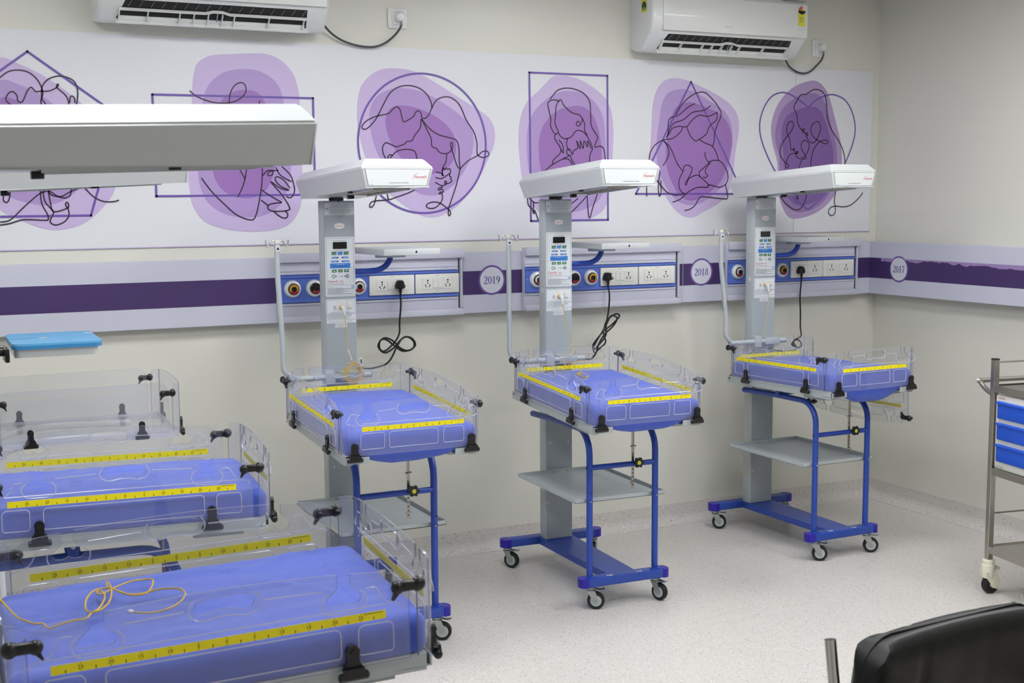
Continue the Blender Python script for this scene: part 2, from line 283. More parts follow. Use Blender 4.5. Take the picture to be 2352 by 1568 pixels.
ART=[[[[(498,2265),(559,2245),(650,2203),(743,2140),(818,2075),(893,1976),(928,1868),(917,1751),(867,1676),(799,1616),(732,1590),(667,1584),(604,1599),(530,1633),(469,1667),(381,1740),(328,1902),(338,2095),(405,2226)],[(494,2177),(567,2160),(647,2120),(726,2053),(781,1974),(809,1873),(793,1786),(738,1718),(659,1685),(595,1689),(527,1709),(473,1743),(404,1838),(380,1967),(417,2110)],[(490,2106),(546,2101),(612,2050),(672,1972),(694,1893),(678,1819),(618,1772),(536,1766),(463,1799),(431,1903),(438,2033)]],('p',[[(600,2292),(942,2048),(816,1641),(339,1640),(251,2029)]]),[[(436,2124),(462,2157),(494,2187),(526,2211),(563,2218),(600,2211),(631,2185),(648,2150),(650,2124),(642,2091),(662,2038)],[(675,2052),(657,2092),(646,2110),(650,2157),(675,2187),(714,2200),(745,2196),(774,2180),(785,2141),(780,2097),(765,2040)],[(648,2140),(625,2136),(613,2149),(604,2151),(591,2135),(580,2109),(570,2093),(555,2098),(553,2118),(538,2133),(522,2126),(511,2100),(535,2075)],[(647,2137),(679,2141),(705,2155),(712,2165),(708,2168),(704,2158),(711,2149),(736,2126),(748,2097),(748,2040)],[(753,2095),(755,2117),(763,2122),(771,2114),(772,2095)],[(467,1619),(505,1627),(550,1669),(597,1712),(629,1735),(661,1739),(686,1722),(718,1713),(738,1725),(744,1752)],[(656,1772),(655,1742),(660,1698),(671,1658),(723,1671),(730,1684),(724,1696),(718,1685),(729,1664),(728,1637),(707,1614),(675,1604),(656,1618),(667,1645),(669,1661),(640,1699),(633,1752)],[(624,1752),(627,1692),(648,1645),(648,1626),(631,1624),(555,1627),(504,1613),(466,1607)],[(507,1736),(488,1729),(483,1706),(495,1696),(506,1713),(511,1752)],[(791,1759),(829,1718),(868,1698),(908,1697),(930,1703)],[(775,1752),(739,1738),(699,1718),(661,1729),(657,1752)]]],[[[(1500,2324),(1573,2324),(1632,2302),(1682,2254),(1707,2190),(1714,2119),(1717,1989),(1718,1844),(1718,1757),(1704,1662),(1657,1596),(1581,1568),(1477,1563),(1369,1576),(1284,1609),(1236,1673),(1222,1758),(1222,1842),(1233,1981),(1245,2120),(1255,2217),(1274,2273),(1328,2307),(1414,2317)],[(1469,2257),(1542,2249),(1607,2209),(1638,2145),(1651,2046),(1662,1931),(1668,1844),(1654,1757),(1614,1677),(1546,1634),(1457,1624),(1371,1640),(1300,1687),(1267,1758),(1262,1842),(1275,1982),(1290,2108),(1317,2185),(1383,2239)],[(1467,2169),(1525,2160),(1560,2115),(1587,2023),(1595,1915),(1592,1829),(1564,1757),(1519,1717),(1453,1707),(1388,1725),(1346,1764),(1323,1828),(1323,1948),(1341,2053),(1372,2124),(1416,2157)]],('p',[[(1082,2138),(1775,2142),(1775,1721),(1083,1718)]]),[[(1237,2158),(1266,2135),(1322,2115),(1371,2110),(1422,2117),(1458,2137),(1477,2165),(1471,2193),(1449,2198),(1424,2181),(1407,2146),(1403,2097),(1413,2055)],[(1536,2126),(1530,2086),(1543,2043)],[(1274,1794),(1316,1736),(1372,1679),(1421,1636),(1483,1613),(1505,1635),(1522,1699),(1535,1771),(1539,1843)],[(1427,1712),(1447,1750),(1462,1793),(1471,1843)],[(1431,1843),(1449,1814),(1462,1789)],[(1540,1804),(1559,1825),(1585,1825),(1581,1807),(1562,1806),(1570,1822),(1611,1828)],[(1600,1840),(1618,1807),(1668,1778)],[(1626,1844),(1663,1808),(1678,1764),(1680,1735),(1664,1709),(1642,1713)],[(1661,1749),(1632,1786),(1603,1800),(1595,1786),(1617,1760),(1656,1741),(1616,1750),(1574,1779),(1623,1721),(1655,1669),(1647,1653),(1584,1650),(1558,1663),(1570,1681),(1622,1688)],[(1533,1743),(1571,1717),(1622,1688)],[(1529,1699),(1562,1674)],[(1584,1650),(1613,1626),(1639,1620),(1647,1637),(1636,1651)]]],[[[(2157,2286),(2236,2281),(2305,2257),(2389,2214),(2475,2167),(2570,2116),(2634,2074),(2662,2017),(2658,1951),(2624,1878),(2575,1791),(2501,1697),(2437,1647),(2365,1617),(2295,1619),(2234,1649),(2158,1699),(2083,1763),(2033,1846),(1998,1943),(1981,2033),(1981,2115),(1999,2198),(2041,2247),(2093,2277)],[(2174,2199),(2250,2195),(2319,2176),(2396,2140),(2474,2092),(2529,2043),(2551,1986),(2544,1914),(2511,1841),(2454,1769),(2390,1726),(2335,1714),(2266,1727),(2190,1777),(2108,1854),(2064,1923),(2040,2013),(2038,2089),(2061,2145),(2107,2180)],[(2188,2122),(2257,2115),(2333,2089),(2403,2048),(2445,1999),(2461,1949),(2452,1891),(2424,1848),(2376,1819),(2314,1816),(2229,1847),(2177,1896),(2132,1966),(2113,2035),(2120,2084),(2146,2112)]],('c',[[2297,1951,317]]),[[(2341,2114),(2338,2138),(2319,2173),(2281,2201),(2228,2212),(2175,2202),(2136,2174),(2105,2125),(2067,2058),(2025,2016),(2003,2014),(2003,2030),(2030,2054),(2075,2072),(2127,2084),(2150,2105),(2169,2115),(2184,2103),(2191,2075),(2200,2049),(2225,2058),(2248,2073),(2264,2096),(2279,2098),(2289,2084),(2290,2069),(2306,2066),(2325,2082),(2341,2114),(2365,2150),(2404,2166),(2444,2161),(2483,2128),(2514,2064),(2553,2008),(2568,1957),(2568,1914),(2580,1896),(2608,1891),(2629,1904),(2621,1920),(2596,1918),(2572,1900),(2527,1878),(2491,1849),(2479,1831),(2462,1769),(2438,1704),(2420,1658),(2417,1632),(2423,1620),(2429,1636),(2413,1654),(2374,1680),(2335,1684),(2307,1671),(2319,1656),(2350,1658),(2374,1676),(2388,1698),(2386,1723),(2371,1721),(2379,1730),(2393,1730),(2387,1744),(2371,1739),(2369,1748),(2387,1751),(2383,1759),(2352,1775)],[(2286,2063),(2282,2024),(2255,1989),(2239,1964),(2216,1960),(2204,1949),(2185,1942),(2162,1936),(2132,1948),(2113,1953),(2098,1937),(2098,1910),(2110,1882)],[(2289,2063),(2317,2011),(2335,1976),(2339,1940),(2362,1930),(2370,1919),(2385,1909),(2409,1907),(2429,1916),(2442,1934),(2442,1956),(2435,1957),(2434,1941),(2448,1899),(2463,1856),(2479,1838),(2476,1877),(2475,1935),(2461,1970),(2425,1981),(2379,1991),(2340,2011),(2309,2039),(2289,2063)],[(2413,1905),(2408,1870),(2392,1841),(2388,1804)],[(2357,1823),(2384,1816),(2396,1805),(2388,1819),(2394,1841),(2401,1832),(2408,1842),(2416,1834),(2427,1838),(2431,1820),(2415,1809),(2384,1792),(2354,1798)],[(2428,1818),(2426,1805),(2434,1799),(2431,1791),(2437,1782),(2423,1771),(2403,1768),(2401,1780),(2410,1778),(2403,1764),(2383,1759)],[(2123,1875),(2120,1887),(2131,1899),(2143,1896),(2131,1885)],[(2143,1896),(2169,1917),(2215,1925),(2250,1918),(2261,1897),(2264,1869)],[(2066,1728),(2052,1679),(2037,1663),(2029,1668),(2037,1686),(2067,1693),(2120,1696),(2166,1710),(2219,1727),(2250,1741)],[(2115,1727),(2120,1696)]]],[[[(3001,2284),(3070,2282),(3139,2264),(3218,2222),(3271,2178),(3302,2119),(3313,2035),(3311,1944),(3303,1830),(3290,1722),(3263,1646),(3209,1608),(3139,1588),(3042,1586),(2939,1604),(2871,1657),(2830,1724),(2805,1806),(2793,1902),(2789,1975),(2794,2048),(2811,2114),(2845,2166),(2891,2204),(2933,2242),(2967,2273)],[(3053,2213),(3139,2204),(3209,2161),(3253,2095),(3265,2004),(3267,1906),(3263,1807),(3254,1723),(3209,1669),(3139,1640),(3069,1631),(2956,1649),(2880,1724),(2843,1828),(2831,1939),(2836,2027),(2865,2101),(2925,2161),(2993,2200)],[(3087,2142),(3148,2137),(3200,2094),(3231,2019),(3245,1928),(3236,1837),(3192,1768),(3121,1731),(3043,1723),(2957,1754),(2910,1828),(2896,1917),(2903,2006),(2941,2073),(3001,2119)]],('p',[[(2847,2293),(3278,2293),(3283,1590),(2852,1590)]]),[[(2958,2170),(2976,2192),(3001,2215),(3044,2226),(3096,2222),(3148,2201),(3178,2161),(3183,2101),(3187,2048),(3218,2004),(3222,1989),(3205,1947),(3236,1951),(3258,1936),(3267,1883)],[(3010,2160),(2988,2168),(2958,2164),(2946,2147),(2954,2110),(2962,2074),(2960,2044),(2983,2007),(3002,2015),(2996,2031),(2984,2059),(2988,2096),(2992,2141),(3014,2171),(3035,2142),(3078,2110),(3122,2099),(3135,2077),(3124,2052),(3108,2047),(3102,2062),(3115,2069),(3120,2057)],[(3001,2015),(3018,1993),(3043,1984),(3074,1994),(3104,2024),(3139,2019),(3165,1995),(3187,1958),(3192,1935),(3178,1905),(3178,1859)],[(3135,2085),(3149,2055),(3149,2025),(3165,2003)],[(3054,1990),(3048,1956),(3061,1926)],[(2988,2007),(2983,1985),(3009,1948),(3029,1915),(3026,1956),(3005,1978)],[(3017,1933),(3009,1911),(2974,1881),(2970,1858)],[(3069,1904),(3052,1911),(3050,1930),(3065,1934),(3080,1908),(3087,1927),(3110,1942),(3104,1976),(3124,1936),(3124,1976),(3141,1938),(3145,1976),(3165,1946),(3165,1976),(3187,1939)],[(3069,1904),(3078,1881),(3095,1859)],[(3065,1904),(3026,1887),(2966,1858),(2927,1828)],[(3026,1887),(3060,1885),(3086,1851)],[(2834,1717),(2836,1672),(2859,1646),(2871,1627),(2863,1631),(2871,1642),(2881,1620),(2892,1593)],[(2838,1706),(2867,1680),(2893,1677)],[(2866,1680),(2865,1646)],[(3161,1723),(3174,1601),(3196,1654),(3223,1723)],[(3069,1625),(3130,1678),(3165,1712)],[(3069,1667),(3112,1697)]]],[[[(3668,2294),(3733,2290),(3810,2267),(3906,2231),(4004,2183),(4059,2128),(4075,2057),(4066,1993),(4053,1928),(4044,1848),(4030,1768),(3997,1703),(3933,1656),(3856,1624),(3798,1597),(3740,1600),(3683,1634),(3635,1690),(3588,1752),(3550,1830),(3529,1908),(3535,2001),(3539,2078),(3543,2155),(3566,2232),(3612,2280)],[(3706,2242),(3791,2232),(3887,2187),(3975,2142),(4021,2080),(4034,1992),(4018,1888),(4005,1808),(3961,1744),(3894,1696),(3826,1664),(3759,1659),(3692,1681),(3635,1737),(3587,1815),(3568,1893),(3567,1986),(3581,2079),(3594,2156),(3631,2219)],[(3753,2178),(3840,2163),(3946,2126),(4006,2072),(4030,1992),(4013,1896),(3975,1800),(3913,1736),(3826,1692),(3768,1681),(3711,1705),(3663,1768),(3629,1846),(3622,1924),(3632,2018),(3655,2104),(3688,2155)]],('p',[[(3771,2280),(4106,1714),(3445,1717)]]),[[(3509,1702),(3508,1830),(3522,1888),(3529,1923),(3558,1962),(3605,1986),(3661,1995),(3708,2027),(3722,2052)],[(3623,1998),(3646,2026),(3660,2045),(3698,2056),(3745,2055),(3773,2083),(3821,2114),(3879,2110),(3937,2133)],[(3637,2012),(3634,2064),(3646,2096),(3697,2112),(3754,2153),(3796,2172)],[(3625,1998),(3660,2065),(3726,2090),(3783,2128),(3849,2139),(3893,2164)],[(3679,2112),(3725,2175),(3791,2220),(3848,2231),(3887,2211),(3936,2165),(3959,2122),(3937,2070),(3919,2022),(3917,1983),(3907,1959)],[(3932,2129),(3930,2094),(3889,2061),(3870,2022),(3856,2012),(3841,2001),(3822,1993),(3803,1983),(3774,2004),(3755,2035),(3747,2055)],[(3822,1993),(3861,1974),(3905,1959),(3930,1927),(3947,1884)],[(3605,1982),(3642,1956),(3666,1917),(3690,1870),(3724,1831)],[(3609,1982),(3635,1948),(3638,1909),(3606,1858)],[(3728,1831),(3733,1855),(3757,1861),(3781,1847),(3776,1823),(3757,1792),(3741,1768),(3748,1762),(3762,1792),(3805,1810),(3829,1804),(3878,1768),(3883,1756),(3873,1748),(3815,1748),(3758,1724),(3711,1689),(3664,1674)],[(3728,1831),(3705,1792),(3703,1752),(3720,1725),(3744,1713)],[(3862,1928),(3862,1907),(3882,1879),(3915,1887),(3960,1880),(3995,1840),(4007,1800),(3991,1764),(3952,1749),(3893,1761),(3878,1752)],[(3891,1879),(3853,1847),(3826,1827),(3831,1804)],[(3896,1875),(3867,1843),(3865,1823),(3878,1808),(3863,1797),(3851,1804)],[(3991,1764),(4006,1703),(3997,1689),(3943,1692),(3855,1700),(3826,1692),(3802,1657),(3769,1637),(3737,1631)],[(3569,1784),(3592,1760),(3630,1725),(3682,1709),(3739,1717)],[(3587,1831),(3578,1752),(3581,1713),(3588,1706),(3594,1729),(3592,1784)]]],[[[(4540,2312),(4604,2302),(4658,2250),(4693,2168),(4722,2085),(4751,2002),(4764,1919),(4761,1834),(4737,1733),(4674,1658),(4589,1608),(4484,1582),(4410,1589),(4362,1652),(4334,1726),(4331,1808),(4326,1882),(4299,1963),(4282,2044),(4296,2126),(4345,2208),(4426,2275)],[(4521,2244),(4595,2240),(4649,2183),(4684,2085),(4719,1985),(4733,1885),(4719,1784),(4673,1700),(4599,1641),(4504,1615),(4441,1620),(4377,1660),(4345,1734),(4343,1833),(4336,1915),(4310,1996),(4317,2078),(4356,2160),(4438,2219)],[(4533,2176),(4597,2165),(4641,2109),(4675,2026),(4704,1935),(4702,1834),(4672,1750),(4609,1683),(4535,1655),(4461,1653),(4408,1685),(4375,1751),(4371,1850),(4361,1948),(4349,2029),(4368,2103),(4419,2145)]],('s',[[(4525,2172),(4459,2211),(4396,2238),(4344,2244),(4283,2222),(4234,2165),(4207,2083),(4217,2003),(4259,1914),(4312,1833),(4386,1743),(4460,1676),(4536,1627)],[(4536,1627),(4619,1683),(4714,1775),(4787,1877),(4839,1987),(4853,2071),(4829,2154),(4778,2216),(4712,2241),(4659,2240),(4585,2215),(4525,2172)]]),[[(4790,1860),(4775,1935),(4741,1994),(4685,2060),(4656,2126),(4649,2200),(4632,2245),(4594,2266),(4552,2263),(4510,2241),(4474,2236),(4454,2211),(4429,2170),(4450,2129),(4456,2088),(4478,2056),(4499,2044),(4502,2056),(4489,2055),(4494,2040),(4510,2034),(4524,2038),(4511,2027),(4526,2026),(4518,2014),(4543,1987),(4569,1987),(4590,2008),(4610,2050),(4607,2087),(4582,2097),(4551,2074),(4547,2041),(4569,2012),(4612,1992),(4649,1980),(4665,1989),(4649,2001),(4612,1992),(4580,1967),(4555,1917),(4549,1846)],[(4413,1948),(4406,1997),(4385,2038),(4389,2079),(4415,2096),(4428,2080),(4416,2047),(4370,1997),(4345,1956),(4346,1915),(4373,1882),(4399,1866),(4394,1851),(4381,1858),(4383,1878),(4403,1915),(4434,1928),(4455,1924)],[(4413,1948),(4434,1944),(4435,1955),(4428,1950),(4444,1936),(4463,1937),(4444,1928),(4460,1928),(4445,1920),(4455,1908),(4476,1900),(4508,1912),(4533,1950),(4532,1983),(4506,1996),(4485,1982),(4486,1949),(4518,1904),(4487,1891),(4469,1846)],[(4345,1701),(4398,1652),(4462,1626),(4508,1659),(4528,1717)],[(4454,1709),(4469,1684),(4455,1693),(4476,1709)],[(4728,1733),(4717,1674),(4727,1632),(4719,1602),(4697,1594),(4677,1611),(4691,1636),(4728,1645),(4783,1640),(4838,1652),(4892,1690),(4916,1717)]]]]

# ---------------------------------------------------------------- the room
YW, XW, ZC = 5.50, 5.02, 2.80
XL, YB = -1.4, -1.6
def struct(name, mb, **kw): return tag(mb.build(name, **kw), kind='structure')
b = MB(); b.box(XL-.1, XW+.1, YB-.1, YW+.1, -.1, 0, M['floor']); struct('floor', b)
b = MB(); b.box(XL-.1, XW+.1, YB-.1, YW+.1, ZC, ZC+.1, M['ceiling']); struct('ceiling', b)
b = MB(); b.box(XL-.1, XW+.1, YW, YW+.1, 0, ZC, M['wall']); struct('wall_back', b)
b = MB(); b.box(XW, XW+.1, YB, YW, 0, ZC, M['wall']); struct('wall_right', b)
b = MB(); b.box(XL-.1, XL, YB, YW, 0, ZC, M['wall']); struct('wall_left', b)
b = MB(); b.box(XL, XW, YB-.1, YB, 0, ZC, M['wall']); struct('wall_front', b)
# coved vinyl skirting: floor sheet turned up the wall
def cove(name, pts_fn, length0, length1):
    prof = [(0, .105), (.004, .105), (.004, .055)]+[(.004+.05*(1-cos(radians(a))), .055-.053*sin(radians(a))) for a in range(15, 91, 15)]+[(.054, 0), (0, 0)]
    b = MB(); b.loft([[pts_fn(l, d, z) for d, z in prof] for l in (length0, length1)], M['floor']); struct(name, b)
cove('baseboard_back', lambda l, d, z: (l, YW-d, z), XL, XW)
cove('baseboard_right', lambda l, d, z: (XW-d, l, z), YB, YW)

# ---------------------------------------------------------------- ceiling lights (out of frame, they light the room)
for lx, lys in ((.3, (2.3, 4.0)), (1.8, (2.3, 4.0)), (3.3, (2.3, 4.0)), (4.25, (3.1,)), (2.2, (.3,))):  # last panel is added, as fill light on the nearest beds
    for ly in lys:
        t = thing('ceiling_light', 'square recessed ceiling light panel above the ward', 'ceiling light', (lx, ly, ZC), 0, 'ceiling light panels')
        b = MB()
        for x0, x1, y0, y1 in ((-.32, .32, -.32, -.295), (-.32, .32, .295, .32), (-.32, -.295, -.295, .295), (.295, .32, -.295, .295)):
            b.box(x0, x1, y0, y1, -.012, 0, M['white'])
        b.build('frame', t)
        b = MB(); b.box(-.295, .295, -.295, .295, -.008, -.001, M['diffuser']); b.build('diffuser', t)

# ---------------------------------------------------------------- wall mural (flat print on a thin sheet)
mural = thing('wall_mural', 'long white wall mural of violet blobs with line drawings of mothers and babies', 'mural', (0, YW, 1.94))
IM = Matrix.Translation((0, -YW, -1.94))
b = MB(); b.box(-1.3, 4.44, YW-.004, YW, 1.505, 2.378, M['mural']); b.box(4.442, 4.968, YW-.0045, YW, 1.505, 2.376, M['mural'])
b.build('printed_sheet', mural, IM)
b = MB(); b.box(-1.3, 4.968, YW-.006, YW-.004, 1.503, 1.507, M['blob1']); b.box(4.966, 4.970, YW-.008, YW, 1.50, 2.376, M['mural']); b.build('edge_strip', mural, IM)
for ai, (blobs, shape, lines) in enumerate(ART):
    cols = ('blob4', 'blob5', 'blob6') if ai == 5 else ('blob1', 'blob2', 'blob3')
    for k, bl in enumerate(blobs):
        yy = YW-.0048-.0005*(k+1)
        b = MB(); b.poly([(p[0], yy, p[1]) for p in crom([(x/1000, z/1000) for x, z in bl], True, 4)], M[cols[k]])
        b.build('violet_blob', mural, IM, smooth=0, recalc=False)
    yy = YW-.0068; f = lambda a, z, yy=yy: (a, yy, z)
    b = MB()
    if shape[0] == 'c':
        cx, cz, rr = [v/1000 for v in shape[1][0]]
        pts = arc(cx, cz, rr, 0, 360, 72)[:-1]; ribbon(b, pts, .009, M['outline'], f, True)
    elif shape[0] == 'p':
        pts = [(x/1000, z/1000) for x, z in shape[1][0]]
        for i in range(len(pts)):
            p, q = Vector(pts[i]), Vector(pts[(i+1) % len(pts)]); d = (q-p).normalized()*.004
            ribbon(b, [p-d, q+d], .009, M['outline'], f)
    else:
        for pl in shape[1]: ribbon(b, crom([(x/1000, z/1000) for x, z in pl], False, 6), .007, M['outline'], f)
    b.build('shape_outline', mural, IM, smooth=0, recalc=False)
    yy2 = YW-.0074
    for ln in lines:
        b = MB(); ribbon(b, crom([(x/1000, z/1000) for x, z in ln], False, 5), .0052, M['ink'], lambda a, z: (a, yy2, z))
        b.build('drawn_line', mural, IM, smooth=0, recalc=False)

# ---------------------------------------------------------------- protruding laminate band with purple stripe and year badges
def digits(mb, s, h, m, f, cx, cz):
    adv = .60*h; x = cx-adv*(len(s)-1)/2
    def ring(px, pz, ox, oz, ix, iz):
        n = 28; o = []; i_ = []
        for k in range(n):
            a = 2*pi*k/n; o.append(mb.bm.verts.new(f(x+h*(px+ox*cos(a)), cz+h*(pz+oz*sin(a))))); i_.append(mb.bm.verts.new(f(x+h*(px+ix*cos(a)), cz+h*(pz+iz*sin(a)))))
        mb._set([mb.bm.faces.new((o[k], o[(k+1) % n], i_[(k+1) % n], i_[k])) for k in range(n)], m)
    def st(pts, ws): ribbon(mb, [(x+h*p[0], cz+h*p[1]) for p in pts], [w*h*1.3 for w in ws], m, f)
    for ch in s:
        if ch == '0': ring(0, 0, .28, .5, .135, .44)
        if ch == '1': st([(0, .46), (0, -.46)], [.12, .12]); st([(-.15, -.475), (.15, -.475)], [.05, .05]); st([(-.17, .35), (-.02, .47)], [.05, .07])
        if ch == '2':
            st([(-.23, .26), (-.2, .38), (-.1, .455), (.03, .45), (.15, .36), (.18, .22), (.1, .02), (-.08, -.22), (-.25, -.43)], [.05, .06, .06, .08, .12, .13, .1, .07, .05]); st([(-.25, -.45), (.23, -.45)], [.1, .1]); st([(.215, -.45), (.26, -.3)], [.07, .04])
        if ch == '9': ring(0, .19, .265, .31, .12, .255); st([(.19, .2), (.17, -.05), (.06, -.3), (-.18, -.48)], [.12, .12, .09, .04])
        if ch == '8': ring(0, .26, .215, .24, .09, .185); ring(0, -.21, .26, .29, .12, .23)
        if ch == '7': st([(-.22, .45), (.25, .45)], [.1, .1]); st([(-.2, .45), (-.24, .32)], [.06, .04]); st([(.22, .43), (-.05, -.5)], [.06, .13])
        x += adv
def badge(parent, year, f, cx, cz):
    b = MB(); n = 48
    b.poly([f(cx+.0705*cos(2*pi*k/n), cz+.0705*sin(2*pi*k/n), .0012) for k in range(n)], M['ring'])
    b.poly([f(cx+.0615*cos(2*pi*k/n), cz+.0615*sin(2*pi*k/n), .0018) for k in range(n)], M['badge'])
    digits(b, year, .036, M['digit'], lambda a, z: f(a, z, .0024), cx, cz)
    b.build('year_badge', parent, smooth=0, recalc=False, label='round white year badge reading '+year)
BT, BB, P1, P0 = 1.449, 1.163, 1.361, 1.250
YF, XF = YW-.05, XW-.08
b = MB(); b.box(XL, XW-.001, YF, YW, BB, BT, M['band'], bev=.002, seg=1); band = struct('trim_1', b)
b = MB(); b.box(XL, XF, YF-.0008, YF, P0, P1, M['band_purple']); b.build('purple_stripe', band)
b = MB()
for x in (-.55, 2.465, 3.70): b.box(x, x+.002, YF-.0014, YF, BB, BT, M['faint'])
b.build('joint', band)
badge(band, '2019', lambda a, z, d: (a, YF-d, z), 2.618, 1.316)
badge(band, '2018', lambda a, z, d: (a, YF-d, z), 3.814, 1.316)
b = MB(); b.box(XF, XW, YB, YF-.0005, BB, BT, M['band'], bev=.002, seg=1); band2 = struct('trim_2', b)
b = MB(); b.box(XF-.0008, XF, YB, YF-.001, P0, P1, M['band_purple']); b.build('purple_stripe', band2)
b = MB(); random.seed(3); top = []; bot = []
y = 5.36; zb = 1.352
while y > 2.0:
    zb = min(1.357, max(1.338, zb+random.uniform(-.006, .0058)))
    if y > 5.24: zb = 1.342+random.uniform(-.004, .004)
    bot.append((XF-.0014, y, zb)); top.append((XF-.0014, y, P1+.0005)); y -= random.uniform(.008, .02)
for i in range(len(bot)-1): b.poly([bot[i], bot[i+1], top[i+1], top[i]], M['torn'])
b.build('torn_edge', band2, smooth=0, recalc=False, label='peeled pale upper edge of the purple stripe')
badge(band2, '2017', lambda a, z, d: (XF-d, 2*5.223-a, z), 5.223, 1.306)

# ---------------------------------------------------------------- bedhead service panels
def plate(parent, mtx, x0, x1, z0, z1, yf, tag_):
    b = MB(); xc, zc = (x0+x1)/2, (z0+z1)/2
    b.box(x0, x1, yf-.012, yf, z0, z1, M['ivory'], bev=.004)
    b.box(xc-.078, xc+.078, yf-.0128, yf-.011, zc-.026, zc+.026, M['faint']); b.box(xc-.077, xc+.077, yf-.0132, yf-.011, zc-.025, zc+.025, M['ivory'])
    b.text('PCB-P1' if tag_ else 'USB-T1', .006, M['txt'], (xc, yf-.0135, z1-.0085), (1, 0, 0), (0, 0, 1), 'CENTER')
    ribbon(b, [(xc-.007, z0+.0115), (xc, z0+.009), (xc+.007, z0+.0115)], .0012, M['txt'], lambda a, z: (a, yf-.0126, z))
    p = b.build('switch_plate', parent, mtx)
    for k, sx in enumerate((-.05, .05)):
        b = MB(); b.box(xc+sx-.023, xc+sx+.023, yf-.0142, yf-.012, zc-.024, zc+.024, M['ivory'], bev=.001, seg=1)
        for dx, dz, r in ((0, .015, .0042), (0, .004, .0034), (-.011, -.006, .0034), (.011, -.006, .0034), (-.008, -.013, .0028), (.008, -.013, .0028)):
            b.lathe([(r, 0), (r, .0004)], M['dark'], (xc+sx+dx, yf-.0144, zc+dz), (0, -1, 0), 10)
        b.build('socket_module', p)
    for sx in (-.0125, .0125):
        b = MB(); b.box(xc+sx-.0115, xc+sx+.0115, yf-.0160, yf-.012, zc-.021, zc+.021, M['ivory'], bev=.0015, seg=1)
        b.box(xc+sx-.008, xc+sx+.008, yf-.0164, yf-.0158, zc-.017, zc-.0155, M['faint']); b.build('rocker_switch', p)
def outlet(parent, mtx, x, z, yf, colr):
    b = MB(); b.lathe([(.038, 0), (.038, .006), (.034, .014), (.026, .018), (.0255, .016), (0, .016)], M['white'], (x, yf, z), (0, -1, 0), 32)
    p = b.build('gas_outlet', parent, mtx)
    b = MB(); b.lathe([(.0245, 0), (.0245, .006), (.022, .008), (0, .008)], M['black'], (x, yf-.016, z), (0, -1, 0), 28); b.build('outlet_body', p)
    b = MB(); yy = yf-.0245
    b.poly([(x+.0205*cos(radians(a)), yy, z+.0205*sin(radians(a))) for a in range(0, 360, 12)], M[colr])
    seg = [(x+.0205*cos(radians(a)), yy-.0004, z+.0205*sin(radians(a))) for a in range(215, 326, 10)]+[(x+.011*cos(radians(a)), yy-.0004, z+.011*sin(radians(a))) for a in range(325, 214, -10)]
    b.poly(seg, M['red']); b.build('marking_ring', p, smooth=0, recalc=False)
    b = MB(); b.lathe([(.0115, 0), (.0115, .006), (.008, .006), (.007, .001), (0, .001)], M['dark'], (x, yy, z), (0, -1, 0), 20); b.build('outlet_core', p)
def bedhead(x0, x1, outs, plates, label):
    t = thing('bedhead_panel', label, 'service panel', ((x0+x1)/2, YF, 1.31), 0, 'bedhead service panels')
    IMb = Matrix.Translation((-(x0+x1)/2, -YF, -1.31)); Y = YF-.0015
    root = t
    def bd(mb, name, **k): return mb.build(name, root, IMb, **k)
    b = MB(); b.box(x0, x1, Y-.022, Y, 1.166, 1.466, M['band'], bev=.001, seg=1); bd(b, 'housing')
    b = MB(); b.box(x0+.006, x1+.004, Y-.040, Y-.022, 1.427, 1.468, M['band'], bev=.003); bd(b, 'top_cover')
    b = MB()
    b.loft([[(x, Y-.022, 1.372), (x, Y-.030, 1.374), (x, Y-.030, 1.380), (x, Y-.025, 1.384), (x, Y-.028, 1.388), (x, Y-.028, 1.392), (x, Y-.0235, 1.396), (x, Y-.022, 1.427)] for x in (x0+.002, x1-.028)], M['band']); bd(b, 'upper_channel')
    b = MB()
    b.loft([[(x, Y-.022, 1.192), (x, Y-.024, 1.20), (x, Y-.0245, 1.235), (x, Y-.030, 1.239), (x, Y-.030, 1.246), (x, Y-.022, 1.25)] for x in (x0+.002, x1-.028)], M['band']); bd(b, 'lower_channel')
    b = MB(); b.box(x0+.006, x1+.002, Y-.030, Y-.022, 1.163, 1.19, M['band'], bev=.002); bd(b, 'bottom_cover')
    b = MB()
    b.loft([[(x, Y-.022, 1.25), (x, Y-.034, 1.252), (x, Y-.034, 1.262), (x, Y-.030, 1.266), (x, Y-.030, 1.358), (x, Y-.036, 1.361), (x, Y-.036, 1.368), (x, Y-.022, 1.372)] for x in (x0+.003, x1-.030)], M['fascia']); fas = bd(b, 'blue_fascia')
    b = MB(); b.box(x1-.014, x1-.004, Y-.030, Y-.022, 1.195, 1.43, M['band'], bev=.002, seg=1); b.box(x1-.023, x1-.017, Y-.0235, Y-.022, 1.195, 1.425, M['dark']); bd(b, 'end_post')
    yf = Y-.030
    for xx, cc in outs: outlet(root, IMb, xx, 1.312, yf, cc)
    for k_, (a, bb) in enumerate(plates): plate(root, IMb, a, bb, 1.268, 1.357, yf, k_ == 0)
    b = MB()
    for xx in (outs[0][0]-.052, plates[0][0]-.012): b.sphere((xx, yf, 1.312), .004, M['zinc'])
    bd(b, 'screw')
    return t
bedhead(1.572, 2.457, [(1.637, 'gasyellow'), (1.736, 'black'), (1.838, 'black'), (1.939, 'outwhite')], [(1.99, 2.207), (2.212, 2.430)], 'bedhead service panel with sockets to the left of the 2019 badge')
bedhead(2.778, 3.665, [(2.842, 'outwhite'), (2.942, 'black'), (3.042, 'black'), (3.139, 'gasyellow')], [(3.190, 3.406), (3.410, 3.625)], 'bedhead service panel with sockets between the 2019 and 2018 badges')
